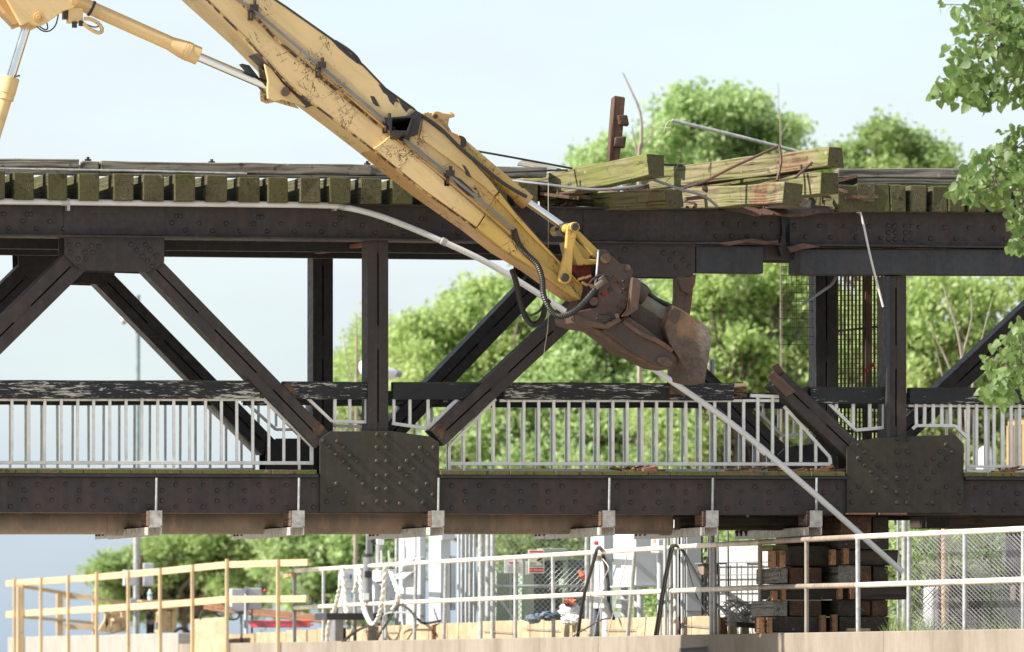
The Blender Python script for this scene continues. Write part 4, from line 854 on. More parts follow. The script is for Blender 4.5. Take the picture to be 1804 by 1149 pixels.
MB().cyl(P(503, 161, YS+0.02), P(503, 161, YS+0.02)+Vector((0, 0.6, 0)), 0.055, 18).build('pin', TOOLR, ex, 0.006, True)
YB = YS+0.3
cyl_px((126, -1), (305, 79), YB, 0.083, 'cylinder_barrel', YEL_C); cyl_px((300, 77), (322, 87), YB, 0.083, 'cylinder_barrel', YEL_C, r2=0.108); cyl_px((321.5, 86.6), (350, 99), YB, 0.108, 'cylinder_gland', YEL_C)
MB().tube([P(326, 88.5, YB), P(334, 92, YB)], 0.113, 24).build('gland_ring', YEL_C, ex, smooth=True)
cyl_px((345, 98), (476, 154), YB, 0.053, 'cylinder_rod', CHROME); cyl_px((470, 151), (490, 164), YB, 0.07, 'rod_eye', YEL_D)
MB().tube([P(159, 14, YB), P(163, 16, YB)], 0.095, 24).build('clamp_band', BLKP, ex, smooth=True)
# --- bracket and second cylinder at the far upper left
bk = [(8, -4), (36, 46), (50, 40), (60, 46), (70, 47), (80, 42), (111, 20), (129, 15), (142, -2), (150, -40), (-20, -60)]
for yy in (YS-0.05, YS+0.55):
    mb = MB(); mb.pxprism(bk, YS, yy, yy+0.08); mb.build('boom_bracket', YEL_C, ex, 0.012)
mb = MB(); mb.pxprism([(-14, -10), (14, -6), (38, 40), (30, 42), (10, 22)], YS, YS+0.03, YS+0.5); mb.build('boom_bracket', YEL_D, ex, 0.01)
MB().cyl(P(68, 30, YS-0.08), P(68, 30, YS-0.05), 0.058, 18).cyl(P(68, 30, YS-0.1), P(68, 30, YS-0.05), 0.03, 12).build('pin', YEL_D, ex, 0.005, True)
MB().cyl(P(132, 2, YS-0.08), P(132, 2, YS-0.05), 0.045, 18).build('pin', YEL_D, ex, 0.005, True)
cyl_px((52, 24), (45, 52), YS+0.22, 0.065, 'rod_eye', YEL_C); cyl_px((46, 50), (19, 137), YS+0.22, 0.055, 'cylinder_rod', CHROME)
cyl_px((18, 136), (10, 165), YS+0.22, 0.112, 'cylinder_gland', YEL_C); cyl_px((11, 163), (8, 176), YS+0.22, 0.104, 'cylinder_gland', YEL_C); cyl_px((8.5, 174), (-40, 330), YS+0.22, 0.085, 'cylinder_barrel', YEL_C)
mb = MB()
for k in range(10):
    an = 2*math.pi*k/10; c = P(18, 136, YS+0.22); mb.dome(c+Vector((0.10*math.cos(an), 0.10*math.sin(an), -0.02+0.03*math.cos(an))), (0.2,0,1), 0.016, 0.02, 6)
mb.build('gland_bolts', GREASE, ex)['kind'] = 'stuff'
# valve block, loops of line
q = P(133, 28, YS+0.05); MB().box(q.x-0.09, q.x+0.08, YS, YS+0.2, q.z-0.08, q.z+0.09).build('valve_block', YEL_C, ex, 0.012)
MB().box(q.x-0.14, q.x-0.09, YS+0.02, YS+0.15, q.z-0.04, q.z+0.1).cyl(q+Vector((-0.02,-0.05,-0.14)), q+Vector((-0.02,-0.05,-0.07)), 0.03, 10).cyl(q+Vector((0.05,-0.05,-0.12)), q+Vector((0.06,-0.05,-0.06)), 0.025, 10).build('valve_fitting', GREASE, ex)
MB().tube(curve([P(146, 41, YS), P(160, 52, YS), P(174, 58, YS), P(180, 53, YS), P(174, 42, YS), P(160, 34, YS), P(148, 33, YS)]), 0.022, 8).build('hydraulic_line', YEL_C, ex, smooth=True)
MB().tube(curve([P(142, 36, YS+0.03), P(154, 44, YS), P(168, 48, YS), P(176, 44, YS), P(174, 38, YS)]), 0.008, 6).build('hose', HOSE, ex, smooth=True)
for pts in ([(64, 46), (74, 54), (86, 55), (97, 46), (102, 30), (103, 20)], [(66, 44), (78, 52), (84, 50), (82, 38)]): MB().tube(curve([P(a, b, YS) for a, b in pts]), 0.008, 6).build('hose', HOSE, ex, smooth=True)
# chassis out of frame: the boom foot and machine standing left of the picture
A = P(290, -112, YS+0.6); B = Vector((A.x-2.6, A.y, A.z+0.9)); MB().beam(A, B, 0.95, 1.0).build('boom_head', YEL_C, ex, 0.03)
base = Vector((A.x-9.0, A.y, 0)); MB().beam(B+Vector((0.2,0,-0.1)), base+Vector((0, 0, 1.2)), 0.9, 0.9).build('main_boom', YEL_C, ex, 0.03)
MB().box(base.x-3.4, base.x+1.4, base.y-1.5, base.y+1.5, -0.4, 1.6).build('machine_house', YEL_C, ex, 0.08)
for s_ in (-1, 1):
    mb = MB(); mb.prism([Vector((base.x-3.2, 0, -1.7)), Vector((base.x+2.2, 0, -1.7)), Vector((base.x+2.7, 0, -1.2)), Vector((base.x+2.2, 0, -0.6)), Vector((base.x-3.2, 0, -0.6)), Vector((base.x-3.7, 0, -1.2))], base.y+s_*1.3-0.35, base.y+s_*1.3+0.35); mb.build('track', GREASE, ex, 0.03)

# ================================================================ loosened timbers lying on the deck
def loose(a, b, w_, h_, mat, label, Ya, Yb, name='loose_timber', roll=(0,0,1), rough=0.012):
    o = timber(name, P(*b, Yb), P(*a, Ya), w_, h_, mat, None, 0.012, roll, rough)
    return tag(o, label, 'timber', 'dislodged bridge timbers')
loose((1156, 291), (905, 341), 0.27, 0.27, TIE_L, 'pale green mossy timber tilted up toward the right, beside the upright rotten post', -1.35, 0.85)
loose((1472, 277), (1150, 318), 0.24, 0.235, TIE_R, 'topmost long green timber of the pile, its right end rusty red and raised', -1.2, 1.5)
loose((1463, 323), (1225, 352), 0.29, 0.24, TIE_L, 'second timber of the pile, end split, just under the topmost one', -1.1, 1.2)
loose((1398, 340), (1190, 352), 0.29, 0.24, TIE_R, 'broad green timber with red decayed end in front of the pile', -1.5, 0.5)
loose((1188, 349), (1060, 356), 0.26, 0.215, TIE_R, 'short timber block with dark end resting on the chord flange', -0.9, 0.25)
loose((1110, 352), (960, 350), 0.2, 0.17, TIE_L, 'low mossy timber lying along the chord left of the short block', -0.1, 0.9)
loose((1040, 326), (880, 340), 0.24, 0.2, CREO, 'dark charred timber under the tilted pale green timber', 0.2, 0.9)
loose((985, 300), (918, 287), 0.12, 0.06, GREY, 'thin grey splintered plank tipping up beside the arm cylinder', 0.4, 0.8)
loose((962, 330), (930, 326), 0.16, 0.10, CREO, 'small dark broken timber end right of the arm cylinder', -0.1, 0.5)
loose((1420, 358), (1300, 364), 0.2, 0.10, GREY, 'grey plank wedged beneath the pile above the torn flange', -0.45, 0.4)
loose((1492, 330), (1448, 352), 0.24, 0.22, CREO, 'dark timber stub at the right end of the pile', 0.1, 1.6)
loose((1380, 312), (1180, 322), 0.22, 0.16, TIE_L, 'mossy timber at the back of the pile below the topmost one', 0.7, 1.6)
# red decayed ends are the timbers' own wood showing
t = thing('rotten_post', P(1080, 285, 0.9), 'upright reddish rotten timber with notched blocks standing above the pile', 'post')
timber('post', P(1080, 290, 0.9), P(1091, 171, 0.9), 0.14, 0.115, ROT, t, 0.012, up=(0,1,0), rough=0.016)
for a, b in (((1086, 212), (1105, 212)), ((1081, 251), (1099, 251))): timber('block', P(*a, 0.85), P(*b, 0.85), 0.13, 0.13, ROT, t, 0.015, rough=0.014)
def wire(pts, r, mat, label, name='loose_wire', cat='wire', n=6): return tag(MB().tube(curve(pts, n), r, 7).build(name, mat, None, smooth=True), label, cat)
tag(MB().tube([P(1184, 212, 0.4), P(1300, 240, 0.4), P(1408, 268, 0.4)], 0.022, 8).build('steel_rod', GALV, smooth=True), 'straight grey rod sticking up left over the timber pile', 'rod')
wire([P(1185, 212, 0.4), P(1176, 216, 0.4), P(1170, 232, 0.42), P(1176, 236, 0.44), P(1183, 226, 0.4), P(1160, 226, 0.4), P(1144, 222, 0.4)], 0.005, STRAPM, 'thin curled pale wire at the tip of the grey rod')
wire([P(1373, 257, -0.9), P(1340, 272, -0.95), P(1290, 295, -0.95), P(1240, 320, -0.95), P(1203, 332, -0.9)], 0.018, RUST, 'dark bent bar lying diagonally across the pile', 'bent_bar', 'bar')
wire([P(1373, 257, -0.95), P(1376, 282, -1.0), P(1374, 296, -1.03), P(1369, 318, -1.08)], 0.018, RUST, 'dark short bar hanging down over the second timber', 'bent_bar', 'bar')
wire([P(1431, 286, -1.2), P(1400, 314, -1.25)], 0.017, RUST, 'dark short straight bar leaning on the right end of the pile', 'bent_bar', 'bar')
wire([P(900, 318, -0.6), P(960, 325, -0.9), P(1040, 334, -1.1), P(1100, 331, -1.2), P(1132, 326, -1.2), P(1146, 317, -1.2), P(1160, 320, -1.2), P(1200, 334, -1.2), P(1240, 346, -1.2), P(1264, 364, -1.15)], 0.017, DGREY, 'grey bent cable running along the front of the loose timbers', 'loose_cable', 'cable')
wire([P(832, 265, -0.5), P(900, 277, -0.5), P(1008, 297, -0.3)], 0.013, CABLE, 'taut dark cable from the arm to the tilted timber', 'loose_cable', 'cable')
wire([P(884, 304, -0.4), P(960, 301, -0.4), P(1000, 300, -0.4)], 0.013, CABLE, 'nearly level dark cable just above the small broken timbers', 'loose_cable', 'cable')
wire([P(1163, 290, 0.9), P(1260, 293, 0.9), P(1330, 290, 0.9)], 0.014, CABLE, 'dark straight cable behind the pale green timber end', 'loose_cable', 'cable')
wire([P(1168, 326, -1.15), P(1190, 300, -1.0), P(1203, 260, -0.9), P(1206, 240, -0.9)], 0.003, RUST, 'hair-thin rusty wire curving up from the pile')
wire([P(966, 322, -1.2), P(966, 420, -1.2), P(966, 560, -1.2), P(960, 610, -1.2), P(954, 658, -1.2)], 0.0035, STRAPM, 'thin pale thread hanging from the arm past the diagonal')
mb = MB()
for i in range(70):
    a = random.uniform(940, 1500); q = P(a, np.interp(a, [940, 1060, 1160, 1300, 1480, 1500], [335, 340, 338, 335, 330, 345])+random.uniform(-10, 20), random.uniform(-0.3, 1.4)); L_ = random.uniform(0.12, 0.5); an = random.uniform(-0.5, 0.5)
    mb.beam(q, q+Vector((L_*math.cos(an), random.uniform(-0.25, 0.25), L_*math.sin(an)*0.6)), random.uniform(0.015, 0.05), random.uniform(0.02, 0.08))
for i in range(60):
    a = random.uniform(1130, 1500) if i > 20 else random.uniform(960, 1270); y = ctop(a)-1; q = P(a, y-random.uniform(0, 3), random.uniform(-0.05, 0.3))
    mb.beam(q, q+Vector((random.uniform(-0.1, 0.1), random.uniform(-0.03, 0.03), random.uniform(-0.01, 0.04))), random.uniform(0.01, 0.03), 0.02)
struct(mb.build('timber_debris', ROT), 'stuff')
mb = MB()
for i in range(70):
    a = random.choice([random.uniform(1090, 1160), random.uniform(1330, 1480), random.uniform(1250, 1480), random.uniform(1745, 1790)]); q = P(a, bt(a)-14-random.uniform(0, 4)*(1 if a > 1300 else 0.4), random.uniform(-0.05, 0.3))
    mb.beam(q, q+Vector((random.uniform(-0.22, 0.22), random.uniform(-0.03, 0.03), random.uniform(-0.015, 0.05))), random.uniform(0.012, 0.035), 0.03)
struct(mb.build('walkway_debris', REDWOOD), 'stuff')
tag(timber('broken_timber', P(1128, 830, -0.02), P(1158, 826, -0.02), 0.12, 0.075, REDWOOD, None, 0.02, rough=0.012), 'small brown broken timber chunk on the walkway edge below mid railing', 'timber')
# ================================================================ the work site on the bank
ZG = WTOP-0.10
def wtop(px): return HOR-(HOR-1116)*DIST/((PW(px, 1116)-CAM).dot(FWD))
def pbar(parent, a, b, r, mat, name, off, n=10): return MB().tube([PW(*a, off), PW(*b, off)], r, n).build(name, mat, parent, smooth=True)
# --- white pipe railing on the wall
t = thing('pipe_railing', PW(1182, 1118, 0.2), 'white painted pipe railing with two rails along the concrete wall', 'railing')
topr = [(520, 1006), (700, 994), (908, 982), (1115, 969), (1340, 955), (1510, 946), (1700, 937), (1950, 925)]; midr = [(520, 1071), (700, 1062), (908, 1053), (1115, 1044), (1340, 1035), (1510, 1031), (1700, 1025), (1950, 1016)]
for rl in (topr, midr):
    for i in range(len(rl)-1): pbar(t, rl[i], rl[i+1], 0.031, PAINTR if rl[i][0] == 1340 else PAINTW, 'rail', 0.2, 12)  # one span in darker paint, the shadow across it put into the colour
for xx in (570, 626, 679, 733, 786, 847, 908, 974, 1045, 1115, 1182, 1259, 1339, 1421, 1511, 1602, 1700, 1803, 1905):
    yt = np.interp(xx, [q[0] for q in topr], [q[1] for q in topr]); dx = {1115: -9, 974: 1, 1045: -5, 786: -4, 733: -3}.get(xx, random.uniform(-1, 1))
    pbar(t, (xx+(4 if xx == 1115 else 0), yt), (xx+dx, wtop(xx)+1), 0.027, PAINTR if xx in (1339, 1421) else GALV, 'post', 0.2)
MB().beam(PW(519, 1004, 0.2), PW(519, wtop(519)+1, 0.2), 0.05, 0.05).build('post', DGREY, t); MB().beam(PW(502, 1015, 0.15), PW(516, 1011, 0.15), 0.07, 0.06).build('rail_end', TANC, t)
# --- lumber guard rail further along the wall
t = thing('lumber_railing', PW(230, 1130, 0.0), 'fresh lumber guard rail with two boards on posts at lower left', 'railing')
for xx, yt in ((25.6, 1020), (72, 1018), (120, 1013), (170.5, 1007), (226, 1006), (282, 1001), (339, 995), (400, 985), (490, 986)):
    p_ = PW(xx, yt, -0.05); q_ = Vector((p_.x, p_.y, -0.5)); timber('post', q_, p_, 0.05, 0.075, LUMBER, t, 0.004, up=(0,1,0))
def boards(pts, h, off, par=None):
    for i in range(len(pts)-1): timber('rail_board', PW(*pts[i], off), PW(*pts[i+1], off), 0.04, h, LUMBER, par or t, 0.004)
boards([(12, 1028.5), (170, 1017.5)], 0.115, 0.0); boards([(171, 1017), (282, 1007)], 0.115, 0.0); boards([(283, 1007), (400, 995)], 0.11, 0.0); boards([(401, 995), (543, 991)], 0.105, 0.0)
boards([(12, 1083), (102, 1077)], 0.115, 0.0); boards([(103, 1077), (282, 1066)], 0.115, 0.0); boards([(283, 1066), (400, 1056)], 0.11, 0.0); boards([(401, 1056), (541, 1055)], 0.105, 0.0)
t = thing('lumber_railing', PD(100, 1125, 172), 'shaded lumber rail running back from the corner, far lower left', 'railing')
for a, b in (((34, 1032, 166), (222, 1063, 190)), ((34, 1086, 166), (168, 1098, 184))): timber('rail_board', PD(*a), PD(*b), 0.14, 0.05, REDWOOD if 0 else LUMBER, t, 0.004)
for xx, yt, D in ((36, 1034, 166), (105, 1043, 175), (168, 1050, 182)):
    p_ = PD(xx, yt, D); timber('post', Vector((p_.x, p_.y, ZG-0.4)), p_, 0.12, 0.10, LUMBER, t, 0.004, up=(0,1,0))
for yy in (1051, 1104): timber('rail_board', PD(112, yy, 176), PD(168, yy+1, 176), 0.05, 0.10, LUMBER, t, 0.004)
t = thing('plywood_sheet', PW(368, 1148, -0.1), 'plywood sheet fixed between the lumber posts', 'plywood')
a, b = PW(341, 1091, -0.02), PW(396, 1087, -0.02); mb = MB(); mb.add([(a.x, a.y, a.z), (b.x, b.y, b.z), (b.x, b.y, -0.6), (a.x, a.y, -0.6)]+[(p_.x+0.02, p_.y, z) for p_, z in ((a, a.z), (b, b.z), (b, -0.6), (a, -0.6))], [(0,1,2,3), (7,6,5,4), (0,4,5,1), (1,5,6,2), (2,6,7,3), (3,7,4,0)]); mb.build('sheet', PLY, t)
# --- new concrete cap at the left and formwork boards along the wall top
t = thing('concrete_cap', PW(180, 1125, 0.2), 'pale new concrete cap on the wall behind the lumber railing', 'wall')
mb = MB(); A, B = PW(34, 1124, 0.2), PW(336, 1112, 0.2); zt = PW(180, 1119, 0.2).z
mb.obox(Vector(((A.x+B.x)/2, (A.y+B.y)/2, (zt+ZG-0.2)/2)), Vector(((B.x-A.x)/2, (B.y-A.y)/2, 0)), WN*0.22, Vector((0,0,(zt-ZG+0.2)/2))); mb.build('cap_block', CONC_P, t, 0.015)
t = thing('formwork', PW(880, 1115, 0.4), 'row of tan plywood form boards standing along the wall top', 'formwork')
fx = [400, 452, 505, 560, 617, 676, 733, 790, 850, 905, 960, 1010, 1062, 1115, 1166, 1220, 1268]
for i in range(len(fx)-1):
    xa, xb = fx[i]+0.4, fx[i+1]-0.4; ya = np.interp(xa, [400, 560, 850, 1300], [1117, 1108, 1095, 1085])+random.uniform(-1, 1); A, B = PW(xa, ya, 0.42), PW(xb, ya-0.5, 0.42); z0, z1 = ZG-0.05, A.z
    mb = MB(); mb.obox(Vector(((A.x+B.x)/2, (A.y+B.y)/2, (z0+z1)/2)), Vector(((B.x-A.x)/2, (B.y-A.y)/2, 0)), WN*0.012, Vector((0,0,(z1-z0)/2))); mb.build('form_board', PLY, t)
for xx, h in ((1274, 30), (1290, 34), (1312, 33), (764, 26), (1198, 32)): 
    p_ = PW(xx, wtop(xx)-h, 0.38); timber('stake', Vector((p_.x, p_.y, ZG-0.1)), p_, 0.09 if xx > 1200 else 0.05, 0.08, LUMBER if xx in (1290, 1312) else REDWOOD, t, 0.004, up=(0,1,0))
for a, b in (((850, 1112), (905, 1115)), ((925, 1108), (985, 1111)), ((1016, 1105), (1030, 1109)), ((1060, 1110), (1118, 1110)), ((1200, 1101), (1256, 1106)), ((640, 1112), (700, 1114))): MB().tube([PW(*a, 0.38), PW(*b, 0.38)], 0.006, 6).build('form_tie', DGREY, t)

# --- cribbing timbers under the right bottom node
t_i = 0
def crib(x0, x1, y0, y1, Y, dep, mat, label, name='crib_timber', bev=0.012):
    a = P(x0, y0, Y); b = P(x1, y1, Y); c = Vector(((a.x+b.x)/2, Y+dep/2, (a.z+b.z)/2)); w_ = b.x-a.x; h = a.z-b.z
    if w_ > dep: o = timber(name, c-Vector((w_/2, 0, 0)), c+Vector((w_/2, 0, 0)), dep, h, mat, None, bev, rough=0.004)
    else: o = timber(name, c-Vector((0, dep/2, 0)), c+Vector((0, dep/2, 0)), w_, h, mat, None, bev, rough=0.003)
    return tag(o, label, 'timber', 'cribbing timbers stacked under the bridge')
R_ = [
 (1480, 1535, 909, 941, 0.15, 1.0, CREO_E, 'squared brown timber end at the very top of the crib, under the gusset'),
 (1538, 1566, 911, 941, 0.25, 1.0, CREO, 'narrow dark timber end at the top right of the crib'),
 (1476, 1566, 942, 968, 0.2, 0.9, CREO, 'dark cross timber second from the top of the right crib stack'),
 (1462, 1582, 969, 996, 0.25, 0.8, CREO, 'long dark cross timber level with the upper rail behind the right stack'),
 (1476, 1507, 996, 1027, 0.15, 1.1, GREY, 'grey cracked timber end in the middle of the right crib stack'),
 (1513, 1535, 997, 1027, 0.18, 1.1, CREO_E, 'brown sawn timber end right of the grey cracked end'),
 (1538, 1565, 998, 1027, 0.3, 1.0, CREO, 'dark timber end at the right of the middle crib layer'),
 (1512, 1597, 1029, 1056, 0.12, 0.3, CREO, 'dark weathered cross timber poking out right below the lower rail'),
 (1372, 1480, 1030, 1056, 0.4, 0.9, CREO, 'dark cross timber behind the lower rail in the left crib stack'),
 (1476, 1510, 1057, 1086, 0.15, 1.1, CREO, 'dark cracked timber end low in the right crib stack'),
 (1516, 1534, 1058, 1085, 0.18, 1.1, CREO_E, 'narrow brown timber end low in the right crib stack'),
 (1537, 1564, 1058, 1086, 0.14, 1.1, CREO_E, 'wide reddish timber end at the lower right of the crib'),
 (1478, 1567, 1087, 1114, 0.12, 0.9, CREO, 'cracked bottom timber of the right crib stack on the wall'),
 (1390, 1462, 962, 997, 0.45, 0.8, CREO, 'dark cross timber at the top of the left crib stack'),
 (1372, 1388, 1001, 1028, 0.15, 1.1, GREY, 'small pale grey timber end at the left edge of the crib'),
 (1390, 1416, 1000, 1028, 0.3, 1.1, CREO_E, 'brown stained timber end in the upper left crib stack'),
 (1419, 1448, 1000, 1028, 0.3, 1.1, CREO_E, 'dull brown timber end next to the post in the left crib stack'),
 (1363, 1387, 1058, 1086, 0.12, 1.1, GREY, 'grey timber end with yellow lichen at lower left of the crib'),
 (1390, 1416, 1058, 1086, 0.25, 1.1, CREO_E, 'reddish timber end low in the left crib stack'),
 (1420, 1447, 1058, 1086, 0.25, 1.1, CREO_E, 'dark reddish timber end right of the post low in the left stack'),
 (1362, 1448, 1087, 1114, 0.12, 0.9, CREO, 'black bottom timber of the left crib stack on the wall'),
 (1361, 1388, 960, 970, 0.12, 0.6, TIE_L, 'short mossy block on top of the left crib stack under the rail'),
]
for r_ in R_: crib(*r_)
for i, (x0, x1, y0, y1) in enumerate(((1395, 1445, 998, 1028), (1384, 1445, 1058, 1112), (1484, 1560, 996, 1114), (1384, 1480, 930, 962))):  # dark backing timbers added so no light passes through the crib
    crib(x0, x1, y0, y1, 1.5, 0.5, CREO, 'black backing timber added behind the crib, '+('left stack middle', 'left stack foot', 'right stack', 'above the left stack')[i])
for i, (x0, x1, y0, y1, wh) in enumerate(((1357, 1367, 971, 1000, 'leftmost wedge under the mossy block'), (1374, 1384, 970, 1000, 'second wedge under the mossy block'), (1464, 1473, 968, 996, 'left of the upper right stack'), (1486, 1496, 966, 994, 'against the upper right stack'), (1361, 1370, 1041, 1058, 'left, just below the lower rail'), (1378, 1385, 1032, 1058, 'below the lower rail in the left stack'), (1477, 1485, 1035, 1056, 'below the lower rail in the right stack'), (1498, 1507, 1034, 1056, 'near the fence post below the lower rail'), (1336, 1347, 1088, 1116, 'leftmost at the foot of the crib'), (1351, 1361, 1088, 1116, 'second from left at the foot of the crib'), (1446, 1455, 1084, 1114, 'standing between the two bottom timbers'), (1466, 1476, 1083, 1113, 'against the right bottom timber'))):
    crib(x0, x1, y0, y1, 0.02, 0.12, WEDGE, 'orange sawn wood wedge '+wh, 'crib_wedge', 0.004)
tag(timber('plank', P(1489, 905.5, 0.0), P(1540, 905.5, 0.0), 0.2, 0.02, REDWOOD, None, 0.003), 'thin orange board under the left of the right bottom gusset', 'plank')
tag(timber('plank', P(1546, 905.5, 0.0), P(1594, 905.5, 0.0), 0.2, 0.02, REDWOOD, None, 0.003), 'thin orange board under the right of the right bottom gusset', 'plank')
tag(timber('plank', P(1492, 1110, -0.02), P(1532, 1110, -0.02), 0.1, 0.035, LUMBER, None, 0.008), 'small pale offcut lying against the right bottom crib timber', 'plank')
a = P(1672, 907, 0.3); b = P(2100, 929, 0.3); tag(timber('abutment_beam', Vector((a.x, 1.2, (a.z+b.z)/2)), Vector((b.x, 1.2, (a.z+b.z)/2)), 1.8, a.z-b.z, CREO), 'wide dark bearing beam under the bridge at the right edge', 'beam')
MB().box(P(1900, 930, 0.4).x, P(2090, 930, 0.4).x, 0.3, 3.6, ZG-0.1, b.z).build('abutment', CONC).__setitem__('kind', 'structure')

# --- equipment
def pxbox(px0, py0, px1, Y, dep, mat, parent, name, py1=None, bev=0.012):
    a = P(px0, py0, Y); b = P(px1, py0, Y); z0 = ZG if py1 is None else P(px0, py1, Y).z
    return MB().box(a.x, b.x, Y, Y+dep, z0, a.z).build(name, mat, parent, bev)
def pxpole(px, py0, Y, r, mat, parent, name, py1=None, n=12):
    a = P(px, py0, Y); z0 = ZG if py1 is None else P(px, py1, Y).z
    return MB().cyl((a.x, Y, z0), a, r, n).build(name, mat, parent, 0, True)
def text(body, px, py, Y, size_px, mat, parent, name='lettering'):
    cu = bpy.data.curves.new('txt', 'FONT'); cu.body = body; cu.align_x = 'CENTER'; cu.align_y = 'CENTER'; q = P(px, py, Y); cu.size = size_px*mpp(q); cu.offset = cu.size*0.02
    to = bpy.data.objects.new('txt', cu); COL.objects.link(to); dg = bpy.context.evaluated_depsgraph_get(); me = bpy.data.meshes.new_from_object(to.evaluated_get(dg)); bpy.data.objects.remove(to)
    me.transform(Matrix.Translation(q) @ Matrix.Rotation(R(90), 4, 'X')); me.name = name; me.materials.clear()
    return link(name, me, mat, parent)
# grey pole with two boxes
t = thing('utility_pole', P(240, 1110, 54), 'grey round pole with two small boxes behind the lumber railing', 'pole')
pxpole(240, 850, 54, 0.052, GALV, t, 'pole'); pxbox(219, 1004, 239, 53.7, 0.18, CABW, t, 'meter_box', 1032); pxbox(253, 992, 271, 53.9, 0.18, CABW, t, 'meter_box', 1033); pxbox(229, 1054, 240, 53.7, 0.15, CABG, t, 'meter_box', 1064); timber('pole_batten', P(250, 1048, 54), P(250, 978, 54), 0.04, 0.05, REDWOOD, t, 0.003, up=(0,1,0))
t = thing('sawhorse', P(250, 1115, 53), 'lumber work table with braced legs behind the lumber railing', 'table')
for a, b, w_ in (((245, 1060), (311, 1060), 0.05), ((276, 1072), (308, 1069), 0.08), ((276, 1112), (300, 1112), 0.05), ((196, 1092), (216, 1089), 0.05)): timber('board', P(*a, 52.6), P(*b, 52.6), 0.5 if w_ == 0.05 else 0.05, w_, LUMBER, t, 0.004)
for a, b in (((288, 1112), (288, 1072)), ((305, 1112), (309, 1064)), ((189, 1076), (190, 1114)), ((177, 1112), (196, 1082)), ((196, 1114), (214, 1090)), ((219, 1114), (218, 1078))): timber('leg', P(*a, 52.7), P(*b, 52.7), 0.10, 0.09, LUMBER, t, 0.004, up=(0,1,0))
pxbox(196, 1078, 220, 53.0, 0.5, LUMBER, t, 'side_panel', 1114, 0.004); pxbox(284, 1078, 301, 53.0, 0.5, LUMBER, t, 'side_panel', 1114, 0.004)
t = thing('water_bottle', P(264, 1061, 52.8), 'clear plastic water bottle with blue label on the work table', 'bottle')
q = P(264, 1058, 52.8); s_ = mpp(q)
MB().tube([q, q+Vector((0,0,3*s_)), q+Vector((0,0,13*s_)), q+Vector((0,0,17*s_)), q+Vector((0,0,20*s_))], [3.6*s_, 4.2*s_, 4.2*s_, 1.8*s_, 1.8*s_], 12).build('bottle_body', WHITE, t, smooth=True); MB().cyl(q+Vector((0,0,7*s_)), q+Vector((0,0,12*s_)), 4.35*s_, 12).build('bottle_label', INKL, t, smooth=True)
t = thing('black_pipe_stub', P(264, 1112, 53), 'black upright pipe stub under the work table', 'pipe'); pxpole(265, 1076, 53.3, 0.075, BLKP, t, 'pipe'); pxpole(265, 1092, 53.28, 0.079, DGREY, t, 'sleeve', 1100)
t = thing('culvert_ring', P(320, 1115, 50), 'black corrugated pipe end lying behind the wall cap', 'pipe')
mb = MB(); c = P(320, 1122, 50); s_ = mpp(c); mb.tube([c+Vector((15*s_*math.cos(an), 0, 15*s_*math.sin(an))) for an in (math.pi*k/14 for k in range(15))], 0.03, 8); mb.build('ring', BLKP, t, smooth=True)
t = thing('control_boxes', P(432, 1100, 40), 'pair of pale grey control boxes on a white post', 'box')
pxbox(408, 1037, 431, 40, 0.2, CABW, t, 'box', 1077); pxbox(439, 1036, 461, 40.1, 0.2, CABW, t, 'box', 1074); pxpole(434, 1034, 40.25, 0.035, WHITE, t, 'post'); MB().ball(P(467, 1041, 40), 0.03).build('red_knob', REDPLA, t, smooth=True)
pxpole(425, 1076, 40.1, 0.018, DGREY, t, 'conduit'); pxpole(444, 1074, 40.1, 0.018, DGREY, t, 'conduit'); MB().tube(curve([P(422, 1078, 40), P(418, 1090, 40), P(398, 1090, 40), P(366, 1076, 40), P(356, 1078, 40), P(353, 1092, 40)]), 0.014, 6).build('cable', CABLE, t, smooth=True)
t = thing('red_barrier_stack', P(500, 1105, 39), 'stack of flat red plastic barriers behind the form boards', 'barrier')
for i in range(4): pxbox(446+i*2, 1093.5+i*3.1, 553-(i % 2)*6, 39-0.1*i, 0.5, REDPLA, t, 'barrier_board', 1096+i*3.1, 0.01)
tag(timber('board', P(360, 1068, 44), P(575, 1092, 41), 0.04, 0.13, REDWOOD), 'weathered brown board slanting behind the control boxes', 'board')
# printed bags and drum
t = thing('printed_sack', P(621, 1085, 30), 'white sack with round blue logo behind the pipe railing', 'sack')
a, b = P(603, 996, 30), P(641, 996, 30); z0 = P(603, 1083, 30).z
mb = MB(); mb.box(a.x, b.x, 30, 30.35, z0, a.z); mb.build('sack_body', WHITE, t, 0.05, seg=3)
for k, (px, py, w_, h_, m_) in enumerate(((606, 1036, 14, 3.2, CABG), (618, 1047, 6, 6, INKL), (607, 1024, 20, 1.2, CABG), (634, 1046, 3, 3, SIGNR))):
    a, b = P(px, py, 29.99), P(px+w_, py+h_, 29.99); MB().box(a.x, b.x, 29.985, 29.995, b.z, a.z).build('print', m_, t)
q = P(616, 1016, 29.99); s_ = mpp(q)
for sg, m_ in ((1, INKB), (-1, SIGNC)):
    mb = MB(); mb.prism([q+Vector((sg*4.3*s_*math.cos(an), 0, 4.3*s_*math.sin(an))) for an in (-math.pi/2+math.pi*k/10 for k in range(11))], 29.98, 29.99); mb.build('logo', m_, t)
pxbox(590, 1068, 605, 30.4, 0.4, DGREY, t, 'pallet_block', None)
t = thing('white_drum', P(680, 1085, 28.5), 'white ribbed drum beside the grey mast', 'drum')
q = P(669, 1085, 28.6); rr = 17*mpp(q); hz = [(0, 1.0), (0.3, 1.0), (0.32, 1.05), (0.36, 1.05), (0.38, 1), (0.62, 1), (0.64, 1.05), (0.68, 1.05), (0.7, 1), (0.98, 1), (1.0, 0.93)]; Hd = 80*mpp(q)
